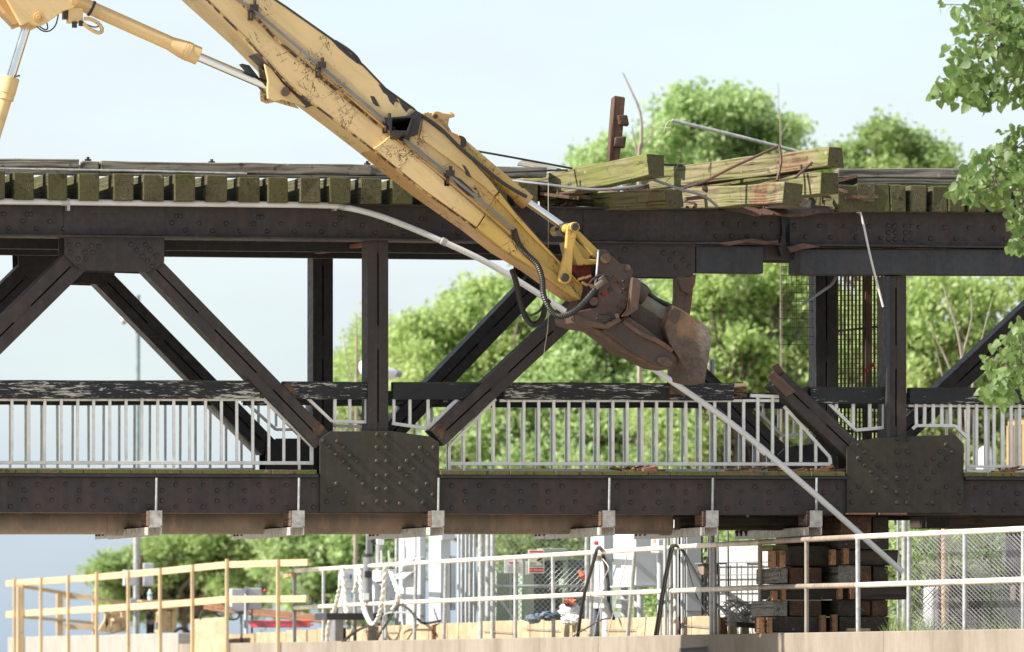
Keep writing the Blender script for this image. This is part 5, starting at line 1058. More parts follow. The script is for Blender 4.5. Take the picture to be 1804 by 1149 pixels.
MB().tube([Vector((q.x, q.y, q.z+Hd*h)) for h, _ in hz], [rr*r_ for _, r_ in hz], 24).build('drum_body', WHITE, t, smooth=True); pxbox(664, 1025, 674, 28.40, 0.02, INK, t, 'handle_slot', 1028, 0)
pxbox(684, 1003, 703, 28.8, 0.3, CABW, t, 'drum_crate', 1080)
t = thing('light_tower_mast', P(650, 1095, 27.3), 'dark grey telescoping light tower mast with small white box', 'mast')
MB().beam(P(651, 900, 27.3), P(650, 980, 27.3), 0.085, 0.085).build('mast_tube', DGREY, t, 0.006); MB().cyl(P(649, 977, 27.3), P(646, 1062, 27.3), 0.075, 16).build('mast_sleeve', DGREY, t, 0.004, True); MB().beam(P(648, 1000, 27.35), P(652, 1095, 27.35), 0.09, 0.09).build('mast_tube', DGREY, t, 0.006)
MB().cyl(P(649, 976, 27.3), P(649, 981, 27.3), 0.085, 16).build('collar', BLKP, t, smooth=True); pxbox(664, 930, 677, 27.2, 0.12, WHITE, t, 'white_box', 960); MB().tube([P(654, 953, 27.25), P(665, 959, 27.25)], 0.014, 6).build('strut', BLKP, t)
pxbox(640, 1045, 650, 27.16, 0.02, SIGNW, t, 'data_plate', 1057, 0); pxbox(643, 1006, 655, 27.15, 0.05, BLKP, t, 'winch', 1018); pxbox(648, 935, 653, 27.24, 0.01, SIGNW, t, 'data_plate', 943, 0)
pxbox(575, 1080, 690, 27.6, 0.9, BLKP, t, 'trailer_frame', 1092)
for xx in (672, 685): MB().tube(curve([P(xx, 1000, 27.5), P(xx, 975, 27.5), P(xx-1, 970, 27.5)]), 0.014, 6).build('handle', WHITE, t, smooth=True)
# cabinets
t = thing('equipment_cabinet', P(725, 1095, 23), 'white equipment cabinet with louvred awnings behind the railing', 'cabinet')
pxbox(739, 880, 750, 26.3, 1.5, CABW, t, 'cabinet_body'); pxpole(699, 880, 27.9, 0.03, GALV, t, 'conduit')
xw = P(739, 980, 26.3).x
MB().box(xw-0.02, xw-0.002, 26.5, 27.1, P(739, 980, 26.3).z, P(739, 945, 26.3).z).build('window', CABG, t)
for yy in (982, 1003):
    zz = P(739, yy, 26.3).z; mb = MB(); mb.add([(xw, 26.6, zz), (xw, 27.5, zz), (xw-0.16, 27.5, zz-0.11), (xw-0.16, 26.6, zz-0.11), (xw, 26.6, zz-0.02), (xw, 27.5, zz-0.02), (xw-0.16, 27.5, zz-0.13), (xw-0.16, 26.6, zz-0.13)], [(0,1,2,3), (7,6,5,4), (0,4,5,1), (1,5,6,2), (2,6,7,3), (3,7,4,0)]); mb.build('awning', WHITE, t)
pxbox(740, 981, 749, 26.2, 0.1, CABG, t, 'side_box', 1085)
t = thing('equipment_cabinet', P(775, 1095, 21), 'tall grey-white cabinet with a box on its side, left of the conduits', 'cabinet')
pxbox(775.5, 880, 794, 24.5, 0.8, CABW, t, 'cabinet_body'); pxbox(778, 915, 801, 24.2, 0.25, CABW, t, 'junction_box', 952); pxbox(795, 979, 803, 24.5, 0.3, CABG, t, 'side_box', 1075)
for i, xx in enumerate((808, 815, 822, 829, 836)): tag(pxpole(xx, 850, 22.5+0.05*i, 0.022+0.006*(i % 2), GALV if i % 2 else CABW, None, 'conduit_riser', None), 'vertical conduit riser beside the tall cabinet, '+('first', 'second', 'third', 'fourth', 'fifth')[i]+' from the left', 'conduit', 'conduit risers')
pxb = [(806, 832, 930, 945)]
for i, (xx, r_) in enumerate(((848, 0.05), (860, 0.04))): tag(pxpole(xx, 850, 19.5+i*0.3, r_, GALV, None, 'gate_post'), ('thick' if i == 0 else 'slimmer')+' galvanised gate post at the left end of the chain-link gate', 'post')
# chain-link gate with signs
def mesh_panel(name, parent, corner, pitch_px, r, mat, jag=0, x0=None):
    x0, x1, ya, yb, pl = corner; mb = MB(); h = yb-ya; k = -h
    def clip(a, b):
        return a, b
    n = int((x1-x0+h)/pitch_px)
    for i in range(n+1):
        s_ = x0-h+i*pitch_px
        for sg in (1, -1):
            pts = []
            for u in (0.0, 1.0):
                xx = s_+h*u if sg == 1 else s_+h*(1-u); pts.append([xx, ya+h*u])
            (xa, y_a), (xb, y_b) = pts
            t0, t1 = 0.0, 1.0
            dx = xb-xa
            for lim, s2 in ((x0+(random.uniform(0, jag) if jag else 0), 1), (x1, -1)):
                if abs(dx) > 1e-6:
                    tt = (lim-xa)/dx
                    if (dx > 0) == (s2 > 0): t0 = max(t0, tt)
                    else: t1 = min(t1, tt)
            if t1-t0 > 0.02: mb.tube([pl(xa+dx*t0, y_a+(y_b-y_a)*t0), pl(xa+dx*t1, y_a+(y_b-y_a)*t1)], r, 4, False)
    o = mb.build(name, mat, parent); o['kind'] = 'stuff'; return o
YGt = 18.6
t = thing('chain_link_gate', P(950, 1095, YGt), 'galvanised chain-link gate carrying two signs', 'gate')
for a, b in (((868, 937), (1036, 937)), ((868, 1033), (1036, 1033))): MB().tube([P(*a, YGt), P(*b, YGt)], 0.022, 8).build('gate_rail', GALV, t, smooth=True)
for xx in (868, 1034): pxpole(xx, 880, YGt, 0.034, GALV, t, 'gate_upright')
MB().tube([P(870, 1040, YGt), P(905, 1092, YGt)], 0.018, 8).build('gate_brace', GALV, t, smooth=True)
mesh_panel('wire_mesh', t, (869, 1034, 938, 1096, lambda x, y: P(x, y, YGt+0.03)), 9.5, 0.0035, GALV)
def sign(px0, py0, px1, py1, Y, label):
    t = thing('warning_sign' if px1-px0 > 27.5 or py1-py0 > 30 else 'notice_sign', P((px0+px1)/2, py1, Y), label, 'sign'); return t
ts = thing('warning_sign', P(945, 1010, YGt-0.05), 'red and cream surveillance warning sign on the chain-link gate', 'sign')
pxbox(931, 969, 959, YGt-0.06, 0.012, SIGNW, ts, 'sign_board', 1010, 0.004); pxbox(933, 970.5, 957.4, YGt-0.067, 0.006, SIGNR, ts, 'red_header', 979, 0); pxbox(933, 979.6, 957.4, YGt-0.066, 0.005, SIGNC, ts, 'cream_panel', 1000.5, 0); pxbox(933, 1001, 957.4, YGt-0.067, 0.006, SIGNR, ts, 'red_footer', 1008, 0)
text('WARNING', 945.2, 974.7, YGt-0.075, 5.2, SIGNW, ts); text('VIDEO', 939, 993, YGt-0.075, 4.2, INK, ts); text('SURVEILLANCE', 944.6, 997.6, YGt-0.075, 3.7, INK, ts); text('NO TRESPASSING', 945.2, 1004.6, YGt-0.075, 3.2, SIGNW, ts)
mb = MB(); mb.pxprism([(945, 987), (954, 981), (956, 984), (948, 989)], YGt-0.07, YGt-0.075, YGt-0.066); mb.pxprism([(952, 988), (956, 989), (955.5, 993), (954, 993), (954, 990)], YGt-0.07, YGt-0.075, YGt-0.066); mb.build('camera_symbol', INK, ts)
ts = thing('notice_sign', P(904, 1010, YGt-0.05), 'small white notice with dark red bar on the chain-link gate', 'sign')
pxbox(889, 986, 920, YGt-0.06, 0.01, SIGNW, ts, 'sign_board', 1010, 0.003); pxbox(897, 990.5, 914, YGt-0.066, 0.005, SIGNR, ts, 'red_bar', 993, 0)
for yy in (996, 999, 1002, 1005): pxbox(893, yy, 916, YGt-0.065, 0.004, CABG, ts, 'text_line', yy+0.8, 0)
pxbox(926, 989, 935, YGt-0.03, 0.005, SIGNW, ts, 'paper_notice', 1012, 0)
for px0, py0, px1, Y_, m_, lb in ((874, 1006, 900, 21.2, GRNB, 'ribbed pale green cabinet at the left behind the gate'), (900, 985, 1030, 22.0, GRND, 'wide dark green transformer cabinet behind the gate')):
    t = thing('transformer_cabinet', P((px0+px1)/2, 1095, Y_), lb, 'cabinet'); pxbox(px0, py0, px1, Y_, 0.5, m_, t, 'cabinet_body')
    if m_ is GRNB:
        for i in range(7): pxbox(px0+1+3.6*i, py0+2, px0+2.4+3.6*i, Y_-0.02, 0.03, m_, t, 'rib', None, 0)
    else:
        pxbox(920, 988, 941, 21.7, 0.28, GRNB, t, 'corner_post'); pxbox(992, 988, 1001, 21.7, 0.28, GRNB, t, 'corner_post'); pxbox(955, 966, 1000, 21.65, 0.35, GRNB, t, 'roof_panel', 988)
tag(MB().tube([P(1020, 1004, YGt-0.06), P(1026, 1014, YGt-0.08), P(1029, 1024, YGt-0.06)], [0.02, 0.045, 0.012], 7).build('hazard_flag', ORANGE), 'small orange flag tied on the chain-link gate', 'flag')
def lump(name, px, py, Y, w_, h_, mat, label, cat, seed=1):
    rr = random.Random(seed); mb = MB(); q = P(px, py, Y); s_ = mpp(q); mb.ball(q, 1.0, w_*s_/2, 0.2, h_*s_/2, 14, 9)
    mb.v = [(x+rr.uniform(-1, 1)*0.025, y+rr.uniform(-1, 1)*0.03, z+rr.uniform(-1, 1)*0.025) for x, y, z in mb.v]
    return tag(mb.build(name, mat), label, cat)
lump('rolled_tarp', 968, 1085, 13.5, 42, 14, BLUE, 'crumpled blue tarpaulin beside the white sacks behind the gate', 'tarpaulin', 2); lump('rolled_tarp', 940, 1090, 13.4, 30, 14, BLUE, 'smaller grey-blue crumpled sheet left of the tarpaulin', 'tarpaulin', 5)
lump('white_sack', 1004, 1076, 13.2, 40, 26, WHITE, 'large white sack piled behind the railing near the hose', 'sack', 3); lump('white_sack', 1006, 1092, 13.0, 36, 16, WHITE, 'low white sack at the bottom of the pile', 'sack', 4); lump('orange_cloth', 1004, 1060, 13.1, 18, 6, ORANGE, 'orange cloth lying on the white sacks', 'cloth', 6)
# electrical cabinets, right of the gate
t = thing('electrical_cabinet', P(1060, 1085, 11), 'slim white cabinet with red knob behind the railing', 'cabinet')
pxbox(1063, 900, 1079, 10.6, 0.75, CABW, t, 'cabinet_body', 1072); q = P(1055, 957, 11.0); xw = P(1063, 957, 10.6).x; MB().cyl((xw, 10.9, q.z), (xw-0.05, 10.9, q.z), 0.026, 12).build('red_knob', REDPLA, t, smooth=True); pxpole(1069, 1070, 10.9, 0.07, WHITE, t, 'leg'); pxpole(1050, 1070, 11.25, 0.05, BLUE, t, 'leg'); MB().box(xw-0.01, xw-0.002, 10.75, 10.9, P(1063, 986, 10.6).z, P(1063, 979, 10.6).z).build('sticker', TANC, t)
t = thing('electrical_cabinet', P(1118, 1085, 9.5), 'big white and grey electrical cabinet on pedestal legs', 'cabinet')
pxbox(1119.5, 890, 1157, 9.0, 1.25, CABW, t, 'cabinet_body', 1031); pxbox(1116, 1030.5, 1160, 8.95, 1.35, CABG, t, 'base_plate', 1034, 0.003)
for xx, r_, yy_ in ((1100, 0.05, 10.2), (1123, 0.045, 9.8), (1128, 0.045, 9.2)): pxpole(xx, 1033, yy_, r_, CABW, t, 'leg')
pxbox(1094, 1056, 1110, 9.6, 0.3, CABG, t, 'junction_box', 1072)
t = thing('electrical_cabinet', P(1153, 975, 7.4), 'small white box with yellow sticker fixed above the railing', 'cabinet')
pxbox(1159.5, 949, 1168, 7.2, 0.4, WHITE, t, 'box_body', 975); xw = P(1159.5, 950, 7.2).x; MB().box(xw-0.01, xw-0.002, 7.3, 7.45, P(1159, 955, 7.2).z, P(1159, 950, 7.2).z).build('sticker', TANC, t); pxpole(1163, 975, 7.5, 0.04, CABW, t, 'post')
t = thing('electrical_cabinet', P(1222, 1085, 5.2), 'tall plain grey cabinet beside the white tote', 'cabinet')
pxbox(1209, 900, 1236, 8.0, 0.5, CABG, t, 'cabinet_body'); pxbox(1236.2, 900, 1238, 8.02, 0.5, INK, t, 'seal_strip', None, 0); pxbox(1209.2, 1076, 1236, 7.99, 0.02, DGREY, t, 'seam', 1077, 0)
for i, (xx, r_, m_) in enumerate(((1172, 0.022, CABG), (1178, 0.016, DGREY), (1190, 0.026, WHITE), (1197, 0.014, CABLE), (1202, 0.02, CABW), (1206, 0.02, CABG))): tag(pxpole(xx, 890, 6.0+0.05*i, r_, m_, None, 'conduit_riser'), ('pale', 'dark thin', 'white', 'black', 'off-white', 'grey')[i]+' vertical conduit left of the tall plain grey cabinet', 'conduit', 'conduit risers')
t = thing('tote_tank', P(1295, 1090, 3.6), 'white bulk liquid tote in a dark wire cage behind the railing', 'tote')
A, B = P(1241, 1000, 6.1), P(1356, 1000, 5.2); zt, zb = P(1300, 962, 5.6).z, ZG; d = (B-A); d.z = 0; n = Vector((d.y, -d.x, 0)).normalized()
MB().obox(Vector(((A.x+B.x)/2, (A.y+B.y)/2, (zt+zb)/2))-n*0.55, d/2, n*0.5, Vector((0,0,(zt-zb)/2))).build('tank', TOTE, t, 0.05, seg=3)
for k in range(7): q = A.lerp(B, k/6); MB().beam(Vector((q.x, q.y, zb)), Vector((q.x, q.y, P(1300, 990, 5.6).z)), 0.014, 0.014).build('cage_bar', DGREY, t)
for yy in (991, 1013, 1038, 1060, 1082): zz = P(1300, yy, 5.6).z; MB().beam(Vector((A.x, A.y, zz))+n*0.012, Vector((B.x, B.y, zz))+n*0.012, 0.012, 0.012).build('cage_bar', DGREY, t)
A2, B2 = A.lerp(B, 0.6), A.lerp(B, 0.82); MB().obox(Vector(((A2.x+B2.x)/2, (A2.y+B2.y)/2, P(1300, 978, 5.6).z))-n*0.03, (B2-A2).to_3d()*0.5, n*0.01, Vector((0,0,0.1))).build('label_plate', CABG, t)
t = thing('pump_motor', P(1251, 1014, 3.2), 'grey-brown motor block on dark rods beside the tall grey cabinet', 'motor')
pxbox(1239, 994, 1264, 4.7, 0.3, BRPIPE, t, 'motor_body', 1013); pxbox(1236, 991.5, 1281, 4.65, 0.35, DGREY, t, 'shelf', 994, 0.003)
for xx in (1247, 1266, 1284): MB().tube([P(xx+random.uniform(-2, 3), 935, 4.75), P(xx, 1085, 4.75)], 0.012, 6).build('rod', DGREY, t)
t = thing('chain_link_roll', P(1318, 1100, 1.6), 'rolled galvanised chain-link wire lying on the bank left of the crib', 'wire roll')
c = P(1322, 1078, 1.8); s_ = mpp(c); mb = MB()
for i in range(26):
    for sg in (1, -1):
        pts = []
        for k in range(12):
            an = 0.35*k*sg+i*0.7; rr = (0.13+0.02*math.sin(i*3.3)); pts.append(c+Vector((-0.30+0.05*k+0.02*math.sin(i), rr*math.cos(an), rr*math.sin(an)*1.05-0.01*k*0.6)))
        mb.tube(pts, 0.0042, 4, False)
mb.build('wire', GALV, t)['kind'] = 'stuff'
timber('roll_skid', P(1296, 1100, 1.5), P(1346, 1104, 1.5), 0.1, 0.06, CREO, t, 0.004)
# --- hoses over the railing, ropes, cables
def rail_hose(pts, r, mat, label, name='draped_hose', cat='hose', off=0.1): return tag(MB().tube(curve([PW(a, b, off+(q[2] if len(q) > 2 else 0)) for q in pts for a, b in [q[:2]]], 6), r, 8).build(name, mat, None, smooth=True), label, cat)
rail_hose([(1013, 1160), (1026, 1064), (1040, 1010), (1049, 978), (1052, 968), (1058, 966), (1063, 981, 0.2), (1071, 1024, 0.2), (1073, 1064, 0.2), (1081, 1090, 0.2)], 0.024, HOSE, 'thick black hose looped over the railing beside the red-knob cabinet')
rail_hose([(1148, 1160), (1167, 1041), (1178, 985), (1182, 964), (1188, 961), (1196, 964, 0.1), (1204, 972, 0.15), (1225, 1010, 0.15), (1251, 1053, 0.15), (1277, 1076, 0.1), (1305, 1082, 0.1), (1337, 1073, 0.1), (1362, 1048, 0.1)], 0.021, HOSE, 'black hose over the railing sagging right to the timber crib')
rail_hose([(1153, 1160), (1169, 1050), (1181, 985), (1187, 964)], 0.014, CABLE, 'thinner black cable hanging beside the sagging hose', 'draped_cable', 'cable')
rail_hose([(1206, 975, 0.2), (1220, 1030, 0.2), (1232, 1060, 0.2), (1250, 1085, 0.2)], 0.010, CABLE, 'thin black cable running down in front of the tall grey cabinet', 'draped_cable', 'cable')
rail_hose([(600, 1160), (606, 1132), (622, 1116), (645, 1104), (668, 1100)], 0.020, HOSE, 'black hose curving over the wall below the white ropes')
rail_hose([(652, 1160), (661, 1132), (680, 1100), (700, 1070), (707, 1066), (722, 1075), (735, 1090), (748, 1098, 0.2), (775, 1094, 0.3)], 0.019, HOSE, 'black hose arching behind the grey bent pipe')
rail_hose([(1002, 1160), (1004, 1132), (1012, 1120), (1035, 1106), (1060, 1092), (1075, 1090)], 0.010, CABLE, 'thin black cable running up over the form boards', 'draped_cable', 'cable')
rail_hose([(674, 1160), (675, 1100), (676, 1086), (684, 1080), (700, 1079), (730, 1079)], 0.014, GALV, 'grey bent pipe stub in front of the pipe railing', 'bent_pipe', 'pipe')
rail_hose([(135, 1160), (150, 1135), (168, 1120), (190, 1117), (215, 1110), (232, 1090, 0.3)], 0.010, CABLE, 'thin dark cable drooping over the new concrete cap', 'draped_cable', 'cable', 0.0)
for a in ([(1062, 985), (1072, 1000), (1066, 1015), (1062, 1030), (1060, 1060), (1050, 1098), (1042, 1149)], [(1098, 955), (1104, 975), (1100, 1000), (1090, 1040), (1078, 1090), (1066, 1149)]): rail_hose(a, 0.006, STRAPM, 'thin pale wire dangling from the railing '+('by the looped hose' if a[0][0] == 1062 else 'before the big white cabinet'), 'dangling_wire', 'wire')
def rope(pts, label):
    c = curve([PW(a, b, 0.1) for a, b in pts], 10); mb = MB()
    for ph in (0, math.pi):
        q = []
        L_ = 0
        for i, p_ in enumerate(c):
            if i: L_ += (c[i]-c[i-1]).length
            an = L_*26+ph; q.append(p_+Vector((0.022*math.cos(an), 0.022*math.sin(an), 0)))
        mb.tube(q, 0.02, 6)
    o = mb.build('rope', ROPE, None, smooth=True); return tag(o, label, 'rope', 'white ropes tied on the railing')
rope([(604, 1000), (600, 1030), (590, 1072), (580, 1100), (573, 1160)], 'white twisted rope hanging left of the printed sack and down over the wall')
rope([(604, 1002), (606, 1040), (610, 1075), (615, 1108)], 'short white rope hanging in front of the printed sack')
rope([(628, 1001), (629, 1025), (624, 1045)], 'shortest white rope stub at the printed sack corner')
rope([(634, 1000), (636, 1030), (639, 1065), (647, 1088), (656, 1100), (664, 1094), (671, 1072), (676, 1035), (679, 998)], 'white rope looped in a deep sag below the mast')
rope([(689, 1008), (695, 1026), (702, 1046), (700, 1062), (692, 1074)], 'white rope hanging left of the louvred cabinet')
# --- right side: chain-link fence, poles, weeds, pale objects
t = thing('chain_link_fence', PW(1700, 1112, 0.6), 'sagging galvanised chain-link mesh behind the pipe railing at lower right', 'fence')
mesh_panel('wire_mesh', t, (1592, 1960, 940, 1112, lambda x, y: PW(x+2*math.sin(y/11.0), y, 0.5)), 7.6, 0.0042, DGREY, 30); mesh_panel('wire_mesh', t, (1600, 1960, 942, 1112, lambda x, y: PW(x+3*math.sin(y/17.0), y, 1.0)), 8.3, 0.0040, DGREY, 40)
t = thing('gate_post', P(1600, 1112, 7), 'pale round steel pole under the bridge behind the mesh', 'post'); pxpole(1594, 860, 7, 0.045, GALV, t, 'pole'); 
t = thing('gate_post', P(1582, 1112, 7.5), 'thin pale pole just left of the thicker pole under the bridge', 'post'); pxpole(1582, 860, 7.5, 0.018, GALV, t, 'pole')
t = thing('gate_post', P(1254, 1090, 3.6), 'round pale pole standing behind the railing under the crushing tool', 'post'); pxpole(1254, 637, 3.7, 0.034, GALV, t, 'pole'); MB().ball(P(1254, 637, 3.7), 0.036).build('cap', GALV, t, smooth=True)
t = thing('wooden_pole', P(1664, 1112, 9), 'tan wooden post behind the chain-link mesh', 'post'); pxpole(1664, 880, 9, 0.045, LUMBER, t, 'pole'); pxpole(1655, 880, 9.1, 0.025, RUST, t, 'stay')
tag(pxbox(1640, 1034, 1672, 10, 0.4, WHITE, None, 'white_crate', None, 0.03), 'white plastic crate behind the chain-link mesh', 'crate')
tag(pxbox(1446, 1003, 1480, 12, 0.4, CABG, None, 'grey_crate', None, 0.03), 'grey box seen through the gap in the timber crib', 'box')
t = thing('shipping_container', P(1800, 1110, 40), 'tan ribbed shipping container seen through the railing at the right edge', 'container'); pxbox(1862, 728, 2090, 40, 3.0, TANC, t, 'container_body'); xw = P(1862, 728, 40).x; zt = P(1862, 742, 40).z
for i in range(12): MB().box(xw-0.045, xw-0.002, 40.1+0.245*i, 40.22+0.245*i, ZG, zt).build('corrugation', TANC, t)
tag(MB().box(xw-0.08, P(2092, 727, 40).x, 39.9, 43.1, P(1862, 727, 40).z, P(1862, 720, 40).z).build('container_tarp', BLKP), 'black tarp on the roof of the tan container', 'tarp')
lump('white_sheet', 1736, 815, 30, 34, 60, WHITE, 'bright white sheet glimpsed through the right railing', 'sheet', 9); lump('white_sheet', 1728, 850, 29, 40, 24, WHITE, 'white bundle low behind the right railing', 'sheet', 10)
# --- distant pole with camera, white hooded lamp
t = thing('camera_pole', P(243, 1150, 90), 'slim pole with white dome camera seen through the left truss panel', 'pole'); a = P(243, 520, 90)
MB().cyl((a.x, 90, ZG), (a.x, 90, a.z), 0.05, 10).build('pole', POLEG, t, smooth=True); MB().tube([P(243, 528, 90), P(228, 540, 90), P(218, 545, 90), P(218, 556, 90)], 0.03, 8).build('arm', WHITE, t, smooth=True); c = P(218.5, 563, 90)
MB().ball(c, 0.085, 1, 1, 1).build('camera_housing', WHITE, t, smooth=True); MB().ball(c-Vector((0,0,0.06)), 0.05).build('camera_lens', INK, t, smooth=True); MB().cyl(c+Vector((0,0,-0.01)), c+Vector((0,0,0.03)), 0.095, 14).build('camera_rim', WHITE, t, smooth=True)
t = thing('area_light', P(668, 1100, 45), 'white hooded light head half hidden behind the near vertical post', 'light'); a, b = P(632, 645, 45), P(704, 662, 45)
MB().tube(curve([P(633, 648, 45), P(640, 648, 45), P(655, 651, 45), P(680, 657, 45), P(700, 661, 45)], 4), [0.05, 0.09, 0.11, 0.125, 0.13, 0.14, 0.14, 0.14, 0.135, 0.13, 0.125, 0.12, 0.115, 0.105, 0.095, 0.08, 0.06], 14).build('light_hood', WHITE, t, smooth=True)
MB().cyl(P(698, 657, 44.9), P(707, 660, 44.9), 0.06, 12).build('light_lens', DGREY, t, smooth=True); pxpole(668, 660, 45.1, 0.06, GALV, t, 'pole')
# ================================================================ trees
def leaf_cloud(centres, sig, nleaf, size, droop=0.0):
    """many small folded leaves scattered round clump centres -> vertex and face arrays"""
    n = len(centres)*nleaf; c = np.repeat(np.asarray(centres), nleaf, 0) + rng.normal(0, 1, (n, 3))*np.repeat(np.asarray(sig), nleaf)[:, None]*np.array([1, 1, 0.8])
    d = rng.normal(0, 1, (n, 3)); d[:, 2] -= droop; d /= np.linalg.norm(d, axis=1)[:, None]
    nn = rng.normal(0, 1, (n, 3))+np.array([-0.2, -0.1, 0.35]); s = np.cross(d, nn); s /= np.linalg.norm(s, axis=1)[:, None]; u = np.cross(s, d)
    L_ = size*rng.uniform(0.6, 1.3, n)[:, None]; W_ = L_*0.55
    v = np.stack([c-d*L_/2, c+s*W_/2+u*W_*0.12, c+d*L_/2, c-s*W_/2+u*W_*0.12], 1).reshape(-1, 3)
    f = np.arange(n*4).reshape(-1, 4)
    return v, f
def np_mesh(name, v, f):
    me = bpy.data.meshes.new(name); k = f.shape[1]
    me.vertices.add(len(v)); me.vertices.foreach_set('co', v.astype(np.float32).ravel()); me.loops.add(f.size); me.loops.foreach_set('vertex_index', f.astype(np.int32).ravel())
    me.polygons.add(len(f)); me.polygons.foreach_set('loop_start', np.arange(0, f.size, k, dtype=np.int32)); me.update(calc_edges=True); return me
def limb(mb, a, b, r0, r1, wob=0.06):
    a = Vector(a); b = Vector(b); L_ = (b-a).length; pts = [a]
    for k in range(1, 5): pts.append(a.lerp(b, k/5)+Vector((random.gauss(0, 1), random.gauss(0, 1), random.gauss(0, 0.5)))*wob*L_)
    pts.append(b); c = curve(pts, 3); mb.tube(c, [r0+(r1-r0)*i/(len(c)-1) for i in range(len(c))], 7); return c
def tree(name, lobes, D, mat, label, base=None, dens=1.0, size=0.17, group='trees beyond the bridge', droop=0.0, ddep=1.0, holes=0.0, bark=BARK, cat='tree'):
    """lobes: (px, py, rx, ry) in the photo at distance D; each becomes a real ellipsoid of leaf clumps"""
    if D >= 146: D *= 1.3; size *= 0.98
    L3 = []
    for i, (px, py, rx, ry) in enumerate(lobes):
        d = D+random.uniform(-1.2, 1.2)*ddep; c = PD(px, py, d); s_ = d/F; L3.append((c, rx*s_*0.82, ry*s_*0.82))
        for k in range(5):
            a = random.uniform(0, 6.283); q = random.uniform(0.7, 1.0); z = random.uniform(0.25, 0.42); L3.append((PD(px+rx*q*math.cos(a), py+ry*q*math.sin(a), d+random.uniform(-0.8, 0.8)), rx*s_*z, ry*s_*z))
    bx = base if base is not None else sum(l[0] for l in lobes)/len(lobes)
    b0 = PD(bx, 1100, D); b0.z = ZG-0.2
    t = thing(name, b0, label, cat, group)
    cen = []; sig = []; mb = MB(); top = max(L3, key=lambda l: l[0].z)[0]; mid = sum((l[0] for l in L3), Vector())/len(L3)
    fork = b0.lerp(mid, 0.45); H_ = (top-b0).length; limb(mb, b0, fork, 0.035*H_**0.8*0.5+0.05, 0.09, 0.03)
    for c, rx, ry in L3:
        br_ = limb(mb, fork, c, 0.075, 0.02)
        nn = max(6, int((27 if D > 180 else 40)*dens*(rx*ry)**0.75))
        for k in range(nn):
            v = Vector((random.gauss(0, 1), random.gauss(0, 1), random.gauss(0, 1))).normalized(); rad = random.uniform(0.4, 1.0)**0.6*(1+random.uniform(-0.14, 0.16))*(random.uniform(1.1, 1.4) if k % 11 == 0 else 1)
            p_ = c+Vector((v.x*rx*rad, v.y*max(0.8, rx*0.8)*rad, v.z*ry*rad)); cen.append(tuple(p_)); sig.append(random.uniform(0.10, 0.24))
            if k % 4 == 0: limb(mb, c.lerp(p_, 0.1), p_, 0.018, 0.006, 0.1)
    mb.build('trunk', bark, t, smooth=True)
    v, f = leaf_cloud(cen, sig, 64 if D > 180 else 40, size, droop); me = np_mesh('crown', v, f); link('crown', me, mat, t)['kind'] = 'stuff'
    return t
DB = 165.0
tree('deciduous_tree', [(1220, 229, 90, 60), (1290, 219, 75, 55), (1150, 264, 70, 50), (1360, 264, 60, 45), (1245, 189, 50, 25), (1300, 184, 35, 22), (1080, 292, 40, 26), (1050, 289, 24, 16), (1190, 294, 90, 50), (1330, 304, 90, 50), (1385, 286, 28, 20), (1240, 354, 120, 60)], 168, LEAF_A, 'tall pale green tree rising above the timber pile', 1240, 1.15)
tree('deciduous_tree', [(1542, 276, 60, 38), (1602, 286, 55, 36), (1492, 294, 34, 20), (1552, 241, 35, 24), (1642, 288, 32, 24), (1512, 326, 70, 40), (1462, 292, 40, 24), (1612, 326, 70, 40)], 172, LEAF_C, 'smaller green tree behind the right end of the deck', 1560, 1.15)
tree('deciduous_tree', [(778, 614, 70, 70), (858, 564, 60, 50), (738, 664, 50, 60), (918, 624, 80, 80), (838, 664, 90, 70), (888, 524, 55, 40), (808, 574, 45, 40), (738, 604, 32, 36), (948, 524, 60, 40)], 160, LEAF_B, 'yellow-green tree filling the middle panel left of the tool', 830, 1.2)
tree('deciduous_tree', [(1000, 640, 90, 80), (1080, 640, 90, 80), (1010, 520, 90, 60), (1150, 560, 80, 70), (1050, 760, 110, 80), (930, 760, 110, 80), (820, 770, 100, 70), (1150, 700, 80, 60)], 158, LEAF_A, 'leafy green tree mass behind the long middle railing', 1020, 1.2)
tree('deciduous_tree', [(1260, 560, 80, 80), (1350, 560, 80, 80), (1300, 650, 90, 70), (1400, 640, 70, 70), (1220, 730, 100, 70), (1340, 740, 110, 80), (1250, 480, 80, 40), (1400, 500, 60, 50)], 152, LEAF_B, 'bright yellow-green tree behind the wire mesh', 1300, 1.25, droop=0.5)
tree('willow_tree', [(1660, 540, 70, 60), (1750, 560, 70, 70), (1640, 620, 60, 60), (1720, 640, 70, 60), (1560, 600, 60, 90), (1520, 540, 60, 60), (1500, 690, 60, 70), (1640, 780, 90, 70), (1790, 700, 60, 80), (1760, 500, 70, 30), (1740, 770, 60, 60)], 146, LEAF_B, 'loose willow-like tree with bare stems behind the right post', 1690, 0.75, 0.16, droop=1.3)
tree('shrub', [(640, 640, 30, 40), (620, 660, 26, 26), (655, 600, 22, 34), (605, 690, 30, 20), (640, 770, 50, 50), (690, 720, 36, 50)], 170, LEAF_B, 'sparse brownish shrub left of the near vertical post', 630, 0.5, 0.12, cat='shrub', group='shrubs beyond the bridge')
tree('deciduous_tree', [(320, 985, 80, 50), (400, 990, 80, 55), (250, 1000, 55, 45), (200, 1005, 30, 20), (340, 1050, 90, 50), (440, 1040, 80, 60), (230, 1055, 40, 30), (290, 960, 60, 30), (420, 940, 90, 30)], 176, LEAF_C, 'dark green tree spreading behind the lumber railing', 330, 1.25, 0.16)
tree('deciduous_tree', [(540, 980, 80, 50), (620, 975, 80, 50), (560, 1050, 90, 60), (660, 1040, 80, 60), (500, 940, 80, 40), (600, 930, 100, 30), (690, 950, 50, 40)], 168, LEAF_A, 'bright green tree under the bridge behind the printed sack', 590, 1.2)
